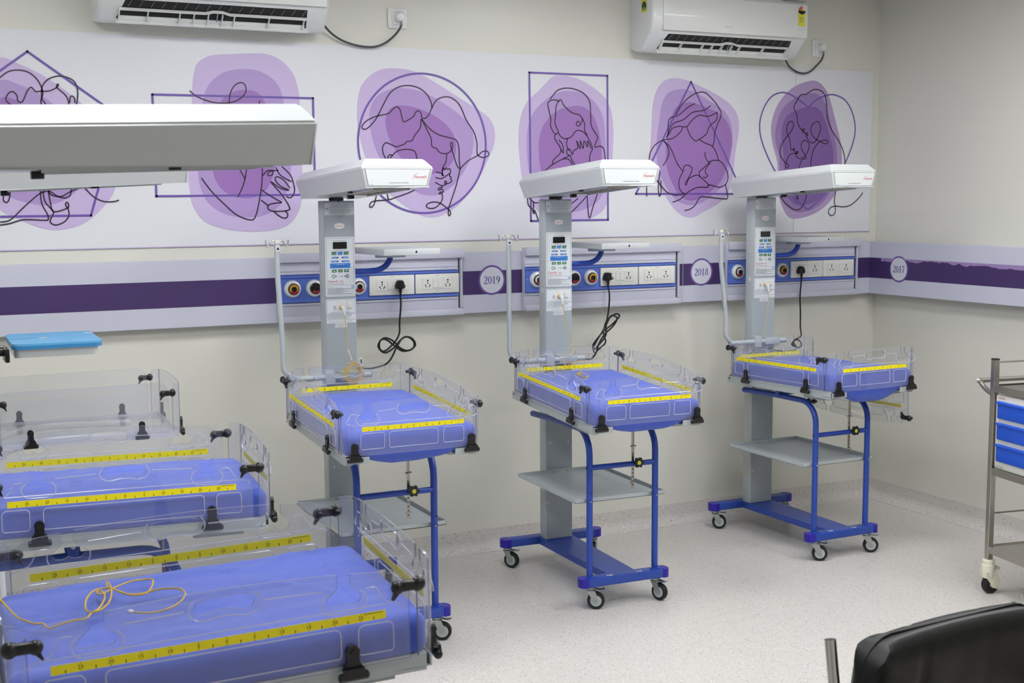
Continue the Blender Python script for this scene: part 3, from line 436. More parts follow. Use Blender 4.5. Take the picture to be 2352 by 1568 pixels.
bedhead(3.957, 4.833, [(4.020, 'outwhite'), (4.115, 'black'), (4.211, 'black'), (4.306, 'gasyellow')], [(4.360, 4.574), (4.576, 4.789)], 'bedhead service panel nearest the room corner, beside the 2018 badge')

# ---------------------------------------------------------------- air conditioners, wall sockets, their cords
def aircon(x0, dz, label, stickers, group='wall air conditioners'):
    w = .945; z0 = 2.405+dz
    t = thing('air_conditioner', label, 'air conditioner', (x0+w/2, YW, z0), 0, group)
    prof = [(0, .02), (.045, .004), (.09, .0), (.120, .010), (.188, .084), (.20, .10), (.205, .13), (.205, .25), (.19, .278), (.16, .295), (0, .295)]
    b = MB(); n = len(prof); hw = w/2
    rings = []
    for x, k in ((-hw, .93), (-hw+.006, .975), (-hw+.02, 1), (hw-.02, 1), (hw-.006, .975), (hw, .93)):
        rings.append([(x, -(d*k), .14+(z-.14)*(.5+.5*k)) for d, z in prof])
    b.loft(rings, M['white'])
    body = b.build('casing', t, smooth=40)
    b = MB(); b.box(-hw+.06, hw-.012, -.2095, -.2045, .095, .262, M['white'], bev=.006); b.build('front_panel', t)
    # outlet opening: dark slot on the sloping lower front
    a = Vector((0, -.124, .0144)); e = Vector((0, -.187, .083)); d = (e-a).normalized()
    nn = Vector((0, -abs(d.z), -abs(d.y)))
    def P(x, s, o): q = a+(e-a)*s+nn*o; return (x, q.y, q.z)
    b = MB(); xs = (-hw+.075, hw-.085)
    b.loft([[P(xs[0], .02, .0015), P(xs[0]+.03, .98, .0015), P(xs[0]+.03, .98, -.002), P(xs[0], .02, -.002)], [P(xs[1], .02, .0015), P(xs[1]-.01, .98, .0015), P(xs[1]-.01, .98, -.002), P(xs[1], .02, -.002)]], M['dark'])
    sl = b.build('air_slot', t)
    for k in range(17):
        xx = xs[0]+.04+k*(xs[1]-xs[0]-.07)/16
        b = MB(); b.loft([[P(xx, .66, .002), P(xx+.0016, .66, .002), P(xx+.0016, .66, .004), P(xx, .66, .004)], [P(xx+.012, .95, .002), P(xx+.0136, .95, .002), P(xx+.0136, .95, .004), P(xx+.012, .95, .004)]], M['slotgrey']); b.build('fin', sl)
    b = MB()
    def bar(xa, xb, s0, s1, o0, o1): b.loft([[P(x, s0, o0), P(x, s1, o0), P(x, s1, o1), P(x, s0, o1)] for x in (xa, xb)], M['white'])
    bar(xs[0]-.004, xs[1]+.006, -.06, -.01, .002, .026)
    bar(xs[0]+.004, -.05, .56, .61, .006, .020); bar(.05, xs[1]-.004, .56, .61, .006, .020)
    b.loft([[P(x, s, .006), P(x, s+.05, .006), P(x, s+.05, .020), P(x, s, .020)] for x, s in ((-.05, .56), (-.02, .66), (.02, .66), (.05, .56))], M['white'])
    bar(xs[0]+.01, xs[1]-.01, .0, .18, .002, .006)
    for fx in (0, .145, .31, .385, .46, .535, .60, .79, .985):
        x = xs[0]+.006+fx*(xs[1]-xs[0]-.016); bar(x, x+.003, 0, .58, .004, .020)
    b.build('louvre', t)
    b = MB(); b.cyl((0, -.176, .052), (0, -.150, .018), .003, M['slotgrey'], 8); b.build('louvre_pivot', t)
    b = MB(); b.prism([(hw-.155, -.112, .0065), (hw-.10, -.112, .0065), (hw-.10, -.100, .0025), (hw-.155, -.100, .0025)], (0, 0, -.0008), M['lemon']); b.prism([(hw-.155, -.100, .0025), (hw-.10, -.100, .0025), (hw-.10, -.086, -.001), (hw-.155, -.086, -.001)], (0, 0, -.0008), M['outwhite']); b.build('warning_sticker', t)
    if stickers:
        b = MB(); b.box(-hw-.0006, -hw+.003, -.155, -.105, .185, .245, M['lemon'], bev=0)
        b.lathe([(.020, 0), (.020, .0008)], M['dgreen'], (-hw, -.130, .215), (-1, 0, 0), 24); b.lathe([(.005, 0), (.005, .0012)], M['outwhite'], (-hw, -.130, .203), (-1, 0, 0), 12); b.build('green_round_sticker', t)
        b = MB(); X = hw-.072; Yf = -.2102
        b.box(X, X+.044, Yf-.0004, Yf, .155, .225, M['lemon'])
        arcp = [(X+.022+.022*cos(radians(q)), Yf-.0004, .232+.022*sin(radians(q))) for q in range(0, 181, 15)]
        b.poly(arcp, M['outwhite']); b.poly([(X+.022, Yf-.0006, .232)]+[(X+.022+.0215*cos(radians(q)), Yf-.0006, .232+.0215*sin(radians(q))) for q in range(75, 181, 15)], M['red'])
        b.poly([(X+.022+.009*cos(radians(q)), Yf-.0010, .232+.009*sin(radians(q))) for q in range(0, 181, 20)], M['gasyellow'])
        for q in (160, 130, 100): b.poly([(X+.022+.016*cos(radians(q))+.0022*cos(radians(a_)), Yf-.0009, .232+.016*sin(radians(q))+.0022*sin(radians(a_))) for a_ in range(18, 378, 72)], M['outwhite'])
        b.poly([(X, Yf-.0008, .232), (X+.044, Yf-.0008, .232), (X+.044, Yf-.0008, .222), (X+.022, Yf-.0008, .212), (X, Yf-.0008, .222)], M['black'])
        for k in range(6): b.box(X+.008, X+.036-(k % 3)*.004, Yf-.0009, Yf-.0003, .198-k*.005, .1995-k*.005, M['txt'])
        b.build('energy_label', t, recalc=False)
        b = MB(); b.text('VOLTAS', .014, M['faint'], (-.055, -.2101, .122), (1, 0, 0), (0, 0, 1)); b.text('inverter', .010, M['faint'], (X-.002, -.2101, .135), (1, 0, 0), (0, 0, 1))
        b.build('faint_lettering', t, recalc=False, smooth=0)
        b = MB(); b.box(hw-.16, hw-.012, -.197, -.188, .281, .283, M['slotgrey']); b.build('grey_top_strip', t)
    return t
aircon(.852, .006, 'white wall air conditioner above the leftmost murals, its top cut by the frame', False)
aircon(3.410, 0, 'white wall air conditioner with yellow stickers and rating label near the room corner', True)
def wsocket(x, z, label, cord_pts, cord_label):
    t = thing('wall_socket', label, 'socket', (x, YW, z), 0)
    b = MB(); b.box(-.045, .045, -.010, 0, -.045, .045, M['white'], bev=.003); b.build('cover_plate', t)
    b = MB(); b.box(-.027, .027, -.016, -.010, -.027, .027, M['white'], bev=.003); b.build('socket_module', t)
    t2 = thing('power_cord', cord_label, 'cable', (x, YW, z))
    I2 = Matrix.Translation((-x, -YW, -z))
    b = MB(); b.lathe([(.021, 0), (.023, .008), (.022, .022), (.016, .030), (0, .032)], M['white'], (x+.003, YW-.016, z+.004), (0, -1, 0), 20); b.cyl((x+.006, YW-.035, z-.012), (x+.007, YW-.037, z-.034), .006, M['slotgrey'], 10); b.build('plug', t2, I2)
    b = MB(); b.tube(crom([tuple(p) for p in cord_pts], False, 6), .0048, M['cord'], 8); b.build('cord', t2, I2)
wsocket(2.178, 2.507, 'white wall socket with round plug right of the left air conditioner', [(1.79, 5.42, 2.47), (1.852, 5.46, 2.424), (1.912, 5.475, 2.394), (1.982, 5.475, 2.376), (2.054, 5.475, 2.374), (2.106, 5.475, 2.391), (2.145, 5.47, 2.42), (2.172, 5.465, 2.45), (2.185, 5.463, 2.474)], 'dark grey cord hanging from the left air conditioner to its socket')
wsocket(4.590, 2.482, 'white wall socket with round plug beside the right air conditioner', [(4.30, 5.42, 2.43), (4.335, 5.45, 2.407), (4.38, 5.475, 2.378), (4.43, 5.48, 2.355), (4.48, 5.48, 2.347), (4.525, 5.48, 2.36), (4.56, 5.475, 2.39), (4.585, 5.465, 2.42), (4.597, 5.463, 2.449)], 'dark grey cord hanging from the right air conditioner to its socket')

# ---------------------------------------------------------------- infant warmers
# local frame: x = u across, y = -v (v towards the foot end), z up; origin on the floor at the column's front face
_mesh = {}
def cached(key, fn):
    if key not in _mesh: _mesh[key] = fn()
    return _mesh[key]
def panel_outline(L, key, z0, zt, zb, plain=False, rc=.03):
    """outline of an arched side or end panel with two keyhole notches; returns outer, hole"""
    top = lambda s: zt-(zt-z0)*(s/L)**2
    o = [(-L, zb), (L, zb)] + [(L-rc+rc*cos(radians(a)), z0-.004-rc+rc*sin(radians(a))) for a in (0, 22, 45, 67, 85)]
    def notch(cx):
        prof = [(.013, None), (.0115, -.020), (.0135, -.027), (.022, -.034), (.030, -.041), (.031, -.049), (.026, -.056), (.014, -.058), (.006, -.056), (0, -.052)]
        t = top(cx); r = [(cx+x, top(cx+x) if z is None else t+z) for x, z in prof]
        return r+[(2*cx-x, top(2*cx-x) if k == 0 else z) for k, (x, z) in reversed(list(enumerate(r[:-1])))]
    xs = [L-rc-.01-(2*L-2*rc-.02)*i/22 for i in range(23)]
    if plain:
        o += [(x, top(x)) for x in xs]
    else:
        for a, b_, cx in ((9, key+.016, key), (key-.016, -key+.016, -key), (-key-.016, -9, None)):
            o += [(x, top(x)) for x in xs if b_ < x < a]
            if cx is not None: o += notch(cx)
    o += [(-L+rc+rc*cos(radians(a)), z0-.004-rc+rc*sin(radians(a))) for a in (95, 113, 135, 158, 180)]
    h = [(.052, -.020), (.047, -.010), (.030, -.0055), (0, -.0045), (-.030, -.0055), (-.047, -.010), (-.052, -.020), (-.047, -.030), (-.035, -.033), (-.015, -.029), (0, -.027), (.015, -.029), (.035, -.033), (.047, -.030)]
    hole = [(v.x, v.y) for v in crom([(x, zt-.008+z) for x, z in h], True, 3)]
    return o, ([] if plain else [hole])
def ridges(L, key, z0, zt, rl, pk):
    """raised stiffening lines moulded into a panel"""
    R_ = []
    zl = zt-.030
    for s in (-1, 1):
        R_.append([(s*x, z) for x, z in ((.070, zl), (key-.040, zl-.004))])
        R_.append([(s*x, z) for x, z in ((key+.040, zl-.010), (key+.058, zl-.010), (key+.066, zl-.022), (key+.078, zl-.040), (L-.012, zl-.050), (L-.012, zl-.058))])
        R_.append([(s*(key+x), zt-.012+z) for x, z in ((-.030, -.030), (-.041, -.040), (-.041, -.055), (-.030, -.068), (0, -.069), (.030, -.068), (.041, -.055), (.041, -.040), (.030, -.030))])
    R_.append([(x, zt-.008+z) for x, z in ((.055, -.006), (.063, -.020), (.058, -.036), (.038, -.044), (.015, -.040), (-.015, -.040), (-.038, -.044), (-.058, -.036), (-.063, -.020), (-.055, -.006))])
    R_.append([(-L+.04, .941), (L-.04, .941)])
    for a, b_ in pk:
        R_.append('p'); R_.append([(a+.004, .850), (a, .856)]+[(a+.011-.011*cos(radians(q)), .895+.011*sin(radians(q))) for q in (0, 30, 60, 90)]+[(b_-.011+.011*sin(radians(q)), .895+.011*cos(radians(q))) for q in (0, 30, 60, 90)]+[(b_, .856), (b_-.004, .850), (a+.004, .850)])
    return R_
SL, FL = .337, .227          # half lengths of the flat sides; panels' centre lines
SC, PW, PVF, PVB, FPW = .462, .2578, .850, .101, .2551
SPK = [(-.305, -.238), (-.205, .205), (.238, .305)]
FPK = [(-.195, -.108), (-.090, .092), (.113, .190)]
def frame_m(kind):
    """matrix from panel plane (s, z, thickness) to bed coordinates"""
    if kind == 'left': return Matrix(((0, 0, -1, -PW), (-1, 0, 0, -SC), (0, 1, 0, 0), (0, 0, 0, 1)))   # +thickness = outwards (-u)
    if kind == 'right': return Matrix(((0, 0, -1, PW), (-1, 0, 0, -SC), (0, 1, 0, 0), (0, 0, 0, 1)))
    if kind == 'front': return Matrix(((1, 0, 0, 0), (0, 0, -1, -PVF), (0, 1, 0, 0), (0, 0, 0, 1)))
    return Matrix(((1, 0, 0, 0), (0, 0, -1, -PVB), (0, 1, 0, 0), (0, 0, 0, 1)))
def side_sheet(kind, plain):
    def fn():
        b = MB(); o, h = panel_outline(SL, .214, 1.010 if plain else .996, 1.010 if plain else 1.016, .828, plain)
        b.mesh(sheet_mesh(o, h, .004), frame_m(kind), M['clear'], M['edge'])
        return b.data('side_panel', smooth=20)
    return cached(('side', kind, plain), fn)
def end_sheet(kind, plain):
    sg = 1 if kind == 'front' else -1
    def fn():
        b = MB(); o, h = panel_outline(FL, .170, 1.008, 1.016, .828, plain, rc=.001)
        o = [(x, min(z, 1.016)) for x, z in o]
        b.mesh(sheet_mesh(o, h, .004), frame_m(kind), M['clear'], M['edge'])
        # rounded corners and flanges that wrap round the sides
        v0 = PVF if kind == 'front' else PVB
        for s in (-1, 1):
            pth = [(FL, 0)]+[(FL+.028*sin(radians(a)), -.028*(1-cos(radians(a)))) for a in (20, 45, 70, 90)]+[(FL+.028, -.034)]
            n = len(pth)
            for i in range(n-1):
                (a0, c0), (a1, c1) = pth[i], pth[i+1]
                zt0 = 1.006-(0 if i < n-2 else 0); zt1 = 1.006 if i < n-2 else .985
                q = []
                for (a, cc), zt in (((a0, c0), zt0), ((a1, c1), zt1)):
                    d = Vector((a1-a0, c1-c0)).normalized(); nn = Vector((-d.y, d.x))*.002
                    q.append([(s*(a+nn.x), -(v0+sg*(cc+nn.y)), z) for z in (.828, zt)]+[(s*(a-nn.x), -(v0+sg*(cc-nn.y)), z) for z in (zt, .828)])
                fs = b.loft(q, M['clear'], cap=(i == n-2)); b._set([f for f in fs if abs(f.normal.z) > .8], M['edge'])
            b.box(s*(FL+.028)-.002, s*(FL+.028)+.002, min(-(v0-sg*.0335), -(v0-sg*.035)), max(-(v0-sg*.0335), -(v0-sg*.035)), .828, .984, M['edge'])
        return b.data('end_panel', smooth=40)
    return cached(('end', kind, plain), fn)
def ridge_mesh(kind):
    side = kind in ('left', 'right')
    def fn():
        b = MB(); fm = frame_m(kind)
        off = .002 if kind in ('left', 'front') else .002
        L, key, z0, zt, pk = (SL, .214, .996, 1.016, SPK) if side else (FL, .170, 1.008, 1.016, FPK)
        straight = False
        for pl in ridges(L, key, z0, zt, 0, pk):
            if pl == 'p': straight = True; continue
            pts = [fm @ Vector((p[0], p[1], off)) for p in crom(pl, False, 1 if straight else 2)]
            b.tube(pts, .0014, M['ridge'], 5)
        return b.data('moulded_ridge', smooth=60)
    return cached(('ridge', kind), fn)
def ruler_mesh(kind):
    side = kind in ('left', 'right')
    def fn():
        b = MB(); fm = frame_m(kind)
        hl = .291 if side else .190; t0 = .0022
        x0, x1 = -hl, hl
        def bx(a0, a1, z0, z1, t, m): b.prism([fm @ Vector(p) for p in ((a0, z0, t), (a1, z0, t), (a1, z1, t), (a0, z1, t))], (fm.to_3x3() @ Vector((0, 0, .0003))), m)
        bx(x0, x1, .9135, .9300, t0, M['yellow'])
        labs = (['25', '20', '15', '10', '5', '0', '5', '10', '15', '20', '25'] if side else ['C', 'B', 'A', '0', 'A', 'B', 'C'])
        step = .0487 if side else .0478; n = len(labs)
        xd = fm.to_3x3() @ Vector((1, 0, 0)); yd = Vector((0, 0, 1))
        for i, s in enumerate(labs):
            x = (i-(n-1)/2)*step
            b.text(s, .0100, M['dark'], fm @ Vector((x, .9180, t0+.0006)), xd, yd, 'CENTER')
            bx(x-.0005, x+.0005, .9272, .9294, t0+.0003, M['dark']); bx(x-.0005, x+.0005, .9142, .9162, t0+.0003, M['dark'])
        for i in range(n+1):
            x = (i-n/2)*step; bx(x-.0007, x+.0007, .9142, .9202, t0+.0003, M['dark'])
        bx(x1-.042, x1-.006, .9268, .9276, t0+.0003, M['dark'])
        return b.data('ruler_strip', smooth=0)
    return cached(('ruler', kind), fn)
def clamp_mesh(i):
    """black hinge clamp: rounded tab, flared neck, cross bar. built facing outwards"""
    kind, s = i
    def fn():
        b = MB(); fm = frame_m(kind)
        out = 1 if kind in ('left', 'front') else -1
        pr = [(.013*sin(radians(a)), .862+.013*cos(radians(a))) for a in range(-100, 101, 20)]
        pr = [(-.021, .829), (-.012, .842), (-.0115, .853)]+pr+[(.0115, .853), (.012, .842), (.021, .829)]
        P_ = lambda p, t: fm @ Vector((s+p[0], p[1], out*t))
        b.prism([P_(p, .003) for p in pr], fm.to_3x3() @ Vector((0, 0, out*.008)), M['black'])
        b.prism([P_(p, .010) for p in ((-.023, .818), (-.019, .833), (.019, .833), (.023, .818))], fm.to_3x3() @ Vector((0, 0, out*.008)), M['black'])
        b.tube([P_((-.029, .816), .010), P_((-.026, .816), .010), P_((.026, .816), .010), P_((.029, .816), .010)], .008, M['black'], 10, rs=[.005, .0085, .0085, .005])
        b.lathe([(.005, 0), (.005, .002), (0, .0025)], M['dark'], P_((0, .862), .011), fm.to_3x3() @ Vector((0, 0, out)), 10)
        return b.data('hinge_clamp', smooth=45)
    return cached(('clamp', i), fn)
def latch_mesh(su, sv):
    """dog-bone latch bridging side panel and end flange"""
    def fn():
        b = MB(); u = su*(PW+.010); v0 = .775 if sv > 0 else .150; v1 = .815 if sv > 0 else .110; z = .972
        b.sphere((u, -v1, z), .0145, M['black'], (.8, 1, 1)); b.sphere((u, -v0, z-.002), .0130, M['black'], (.8, 1, 1))
        b.box(u-.007, u+.007, min(-v0, -v1), max(-v0, -v1), z-.010, z+.009, M['black'], bev=.003)
        d = 1 if sv > 0 else -1
        b.loft([[(u-.005, -(v0-d*.006), z-.006), (u+.005, -(v0-d*.006), z-.006), (u+.005, -(v0+d*.004), z-.010), (u-.005, -(v0+d*.004), z-.010)], [(u-.004, -(v0-d*.012), z-.024), (u+.004, -(v0-d*.012), z-.024), (u+.004, -(v0-d*.009), z-.025), (u-.004, -(v0-d*.009), z-.025)]], M['black'])
        b.sphere((u-su*.016, -v1, z), .007, M['black']); b.sphere((u-su*.016, -v0, z), .006, M['black'])
        return b.data('corner_latch', smooth=60)
    return cached(('latch', su, sv), fn)
def tray_mesh():
    def fn():
        b = MB()
        for s in (-1, 1):
            x = s*.246
            b.loft([[(x-s*.026, -v, .793), (x, -v, .793), (x, -v, .828), (x-s*.012, -v, .828), (x-s*.012, -v, .825), (x-s*.003, -v, .825), (x-s*.003, -v, .796), (x-s*.026, -v, .796)] for v in (.075, .835)], M['grey'])
            b.box(min(x, x-s*.085), max(x, x-s*.085), -.842, -.775, .799, .8025, M['grey'], bev=.001, seg=1)
            b.box(min(x, x-s*.085), max(x, x-s*.085), -.846, -.842, .799, .822, M['grey'], bev=.001, seg=1)
            b.prism([(s*.16, -.775, .8), (s*.235, -.775, .8), (s*.235, -.64, .8), (s*.19, -.64, .8)], (0, 0, -.018), M['grey2'])
        b.box(-.235, .235, -.64, -.075, .806, .812, M['grey']); b.box(-.24, .24, -.081, -.075, .793, .828, M['grey'])
        b.box(-.235, .235, -.645, -.64, .790, .812, M['grey'])
        return b.data('bed_tray')
    return cached('tray', fn)
def mattress_mesh(seed, sag):
    def fn():
        b = MB(); random.seed(seed)
        nx, ny, nz = 56, 84, 8; hx, hy, hz = .246, .370, .0425; rr = .026
        idx = {}
        def vert(i, j, k):
            if (i, j, k) not in idx:
                p = Vector(((i/nx*2-1)*hx, (j/ny*2-1)*hy, (k/nz*2-1)*hz))
                inner = Vector((max(-hx+rr, min(hx-rr, p.x)), max(-hy+rr, min(hy-rr, p.y)), max(-hz+rr, min(hz-rr, p.z))))
                d = p-inner
                if d.length > 1e-6: p = inner+d.normalized()*rr if sum(1 for q in d if abs(q) > 1e-6) > 1 else p
                q = p*7+Vector((seed, seed*2, 0))
                w = noise.noise(q)*.0030+noise.noise(Vector((p.x*26+seed, p.y*9, p.z*10)))*.0016
                w += .0022*max(0, 1-abs(noise.noise(Vector((p.x*5+seed, p.y*5, seed)))*9))
                nrm = d.normalized() if d.length > 1e-6 else Vector((0, 0, 1))
                p = p+nrm*w
                # crown of the top, front (foot) lip sags below the tray
                if k > nz*.5: p.z += .003*(1-(p.x/hx)**2)
                if seed > 3 and k == nz:
                    p.z -= .0026*max(math.exp(-((p.x-.02)/.005)**2), *(math.exp(-((p.y-yy-.05*p.x*(1 if q_ else -1))/.005)**2) for q_, yy in enumerate((-.26, -.08, .09, .27))))
                fr = max(0, min(1, (-p.y-.20)/.14)); t = max(0, 1-(abs(p.x)/.19)**2.5)
                if k <= nz*.5: p.z -= sag*fr*t*(1-k/(nz*.5+.01))
                if k <= nz*.5 and fr > 0: p.y += .008*fr*t*(1-k/(nz*.5+.01))
                idx[(i, j, k)] = b.bm.verts.new((p.x, p.y-.472, p.z+.861))
            return idx[(i, j, k)]
        fs = []
        for k in (0, nz):
            for i in range(nx):
                for j in range(ny): fs.append(b.bm.faces.new((vert(i, j, k), vert(i+1, j, k), vert(i+1, j+1, k), vert(i, j+1, k))))
        for j in (0, ny):
            for i in range(nx):
                for k in range(nz): fs.append(b.bm.faces.new((vert(i, j, k), vert(i+1, j, k), vert(i+1, j, k+1), vert(i, j, k+1))))
        for i in (0, nx):
            for j in range(ny):
                for k in range(nz): fs.append(b.bm.faces.new((vert(i, j, k), vert(i, j+1, k), vert(i, j+1, k+1), vert(i, j, k+1))))
        b._set(fs, M['sheet'])
        return b.data('mattress', smooth=80)
    return cached(('matt', seed), fn)
def column_mesh():
    def fn():
        b = MB(); b.box(-.068, .068, 0, .066, .131, 1.694, M['grey'], bev=.004)
        b.box(-.0655, .0655, -.0018, 0, .135, 1.69, M['grey2'], bev=.0008, seg=1)
        for z in (1.42, 1.375): b.box(-.0686, -.068, .030, .034, z, z+.008, M['white'])
        b.prism([(-.0688, .03+.007*cos(a), 1.285+.012*sin(a)) for a in [k*pi/6 for k in range(12)]], (.001, 0, 0), M['outwhite'])
        for z, us in ((.585, (-.045, .045)), (.30, (-.055,)), (.31, (-.064,))):
            for u in us: b.lathe([(.004, 0), (.003, .001), (0, .0012)], M['outwhite'], (u, -.0018, z), (0, -1, 0), 10)
        return b.data('column')
    return cached('column', fn)
def canopy_mesh():
    def fn():
        b = MB(); Wm, Lf, Lb, Wt, Wb = .146, .599, .108, .118, .125
        rg = [(Wb, Lf-.011, Lb-.011, 1.705), (Wm, Lf, Lb, 1.777), (Wt, Lf-.026, Lb-.026, 1.811)]
        rings = [[(s*w, -(lf if f else -lb), z) for s, f in ((-1, 1), (1, 1), (1, 0), (-1, 0))] for w, lf, lb, z in rg]
        fs = b.loft(rings, M['canopy'], cap=False)
        b.poly([rings[-1][i] for i in range(4)], M['canopy'])
        # underside ring with the heater opening
        o = [b.bm.verts.new(p) for p in rings[0]]; iw, f1, f0 = .075, -.53, -.13
        i_ = [b.bm.verts.new(p) for p in ((-iw, f1, 1.705), (iw, f1, 1.705), (iw, f0, 1.705), (-iw, f0, 1.705))]
        i2 = [b.bm.verts.new((v.co.x*.92, v.co.y, 1.745)) for v in i_]
        b._set([b.bm.faces.new((o[k], o[(k+1) % 4], i_[(k+1) % 4], i_[k])) for k in range(4)], M['canopy'])
        b._set([b.bm.faces.new((i_[k], i_[(k+1) % 4], i2[(k+1) % 4], i2[k])) for k in range(4)]+[b.bm.faces.new(i2)], M['steel'])
        bmesh.ops.remove_doubles(b.bm, verts=b.bm.verts, dist=1e-5)
        es = [e for e in b.bm.edges if len(e.link_faces) == 2 and e.calc_face_angle(0) > .3 and abs(e.verts[0].co.x) > .08]
        bmesh.ops.bevel(b.bm, geom=es, offset=.0035, segments=2, affect='EDGES')
        return b.data('canopy', smooth=30)
    return cached('canopy', fn)
def face_pt(u, z):          # point on the canopy's sloped front face (between bottom and middle ring)
    t = (z-1.705)/(1.777-1.705); return (u, -(.588+.011*t)-.0008, z)
def canopy_label_mesh():
    def fn():
        b = MB(); yd = Vector(face_pt(0, 1.777))-Vector(face_pt(0, 1.705)); yd.normalize(); xd = Vector((1, 0, 0))
        F2 = lambda u, z, o=0: Vector(face_pt(u, z))+Vector((0, -.0004-o, 0))
        def ring(x0b, x1b, x0t, x1t, z0, z1, w, m, o=0):
            pts = [(x0b, z0), (x1b, z0), (x1t, z1), (x0t, z1)]
            ribbon(b, crom([(p[0]+(q[0]-p[0])*t, p[1]+(q[1]-p[1])*t) for p, q in zip(pts, pts[1:]+pts[:1]) for t in (.06, .94)], True, 4), w, m, lambda a, z: F2(a, z, o), True)
        ring(-.117, .117, -.131, .131, 1.711, 1.771, .0014, M['slotgrey'])
        b.poly([F2(*p, .0) for p in ((-.1165, 1.7115), (.1165, 1.7115), (.1305, 1.7705), (-.1305, 1.7705))], M['panelw'])
        b.text('Neotech', .0150, M['red'], F2(.066, 1.7385, .0005), xd, yd, sx=.95)
        ribbon(b, crom([(.060, 1.734), (.062, 1.744), (.070, 1.752), (.082, 1.757)]), .0009, M['red'], lambda a, z: F2(a, z, .0006))
        b.text('INFANT RADIANT WARMER', .0062, M['txt'], F2(.005, 1.7190, .0005), xd, yd, 'CENTER')
        b.text('SERIES 20', .0035, M['txt'], F2(-.112, 1.7135, .0005), xd, yd)
        return b.data('logo_panel', smooth=0, recalc=False)
    return cached('clabel', fn)
def canopy_heater_mesh():
    def fn():
        b = MB()
        for u in (-.045, .045): b.cyl((u, -.50, 1.722), (u, -.16, 1.722), .006, M['cream'], 10)
        b.box(-.074, .074, -.53, -.525, 1.700, 1.712, M['steel']); b.box(-.078, -.070, -.53, -.13, 1.699, 1.706, M['canopy']); b.box(.070, .078, -.53, -.13, 1.699, 1.706, M['canopy'])
        for k in range(9): b.cyl((-.072, -.15-k*.045, 1.708), (.072, -.15-k*.045, 1.708), .0014, M['steel'], 6)
        b.box(-.012, .012, -.140, -.118, 1.690, 1.704, M['black'], bev=.002); b.box(-.10, -.085, -.36, -.34, 1.698, 1.7045, M['black'], bev=.001)
        return b.data('heater_grille')
    return cached('heater', fn)
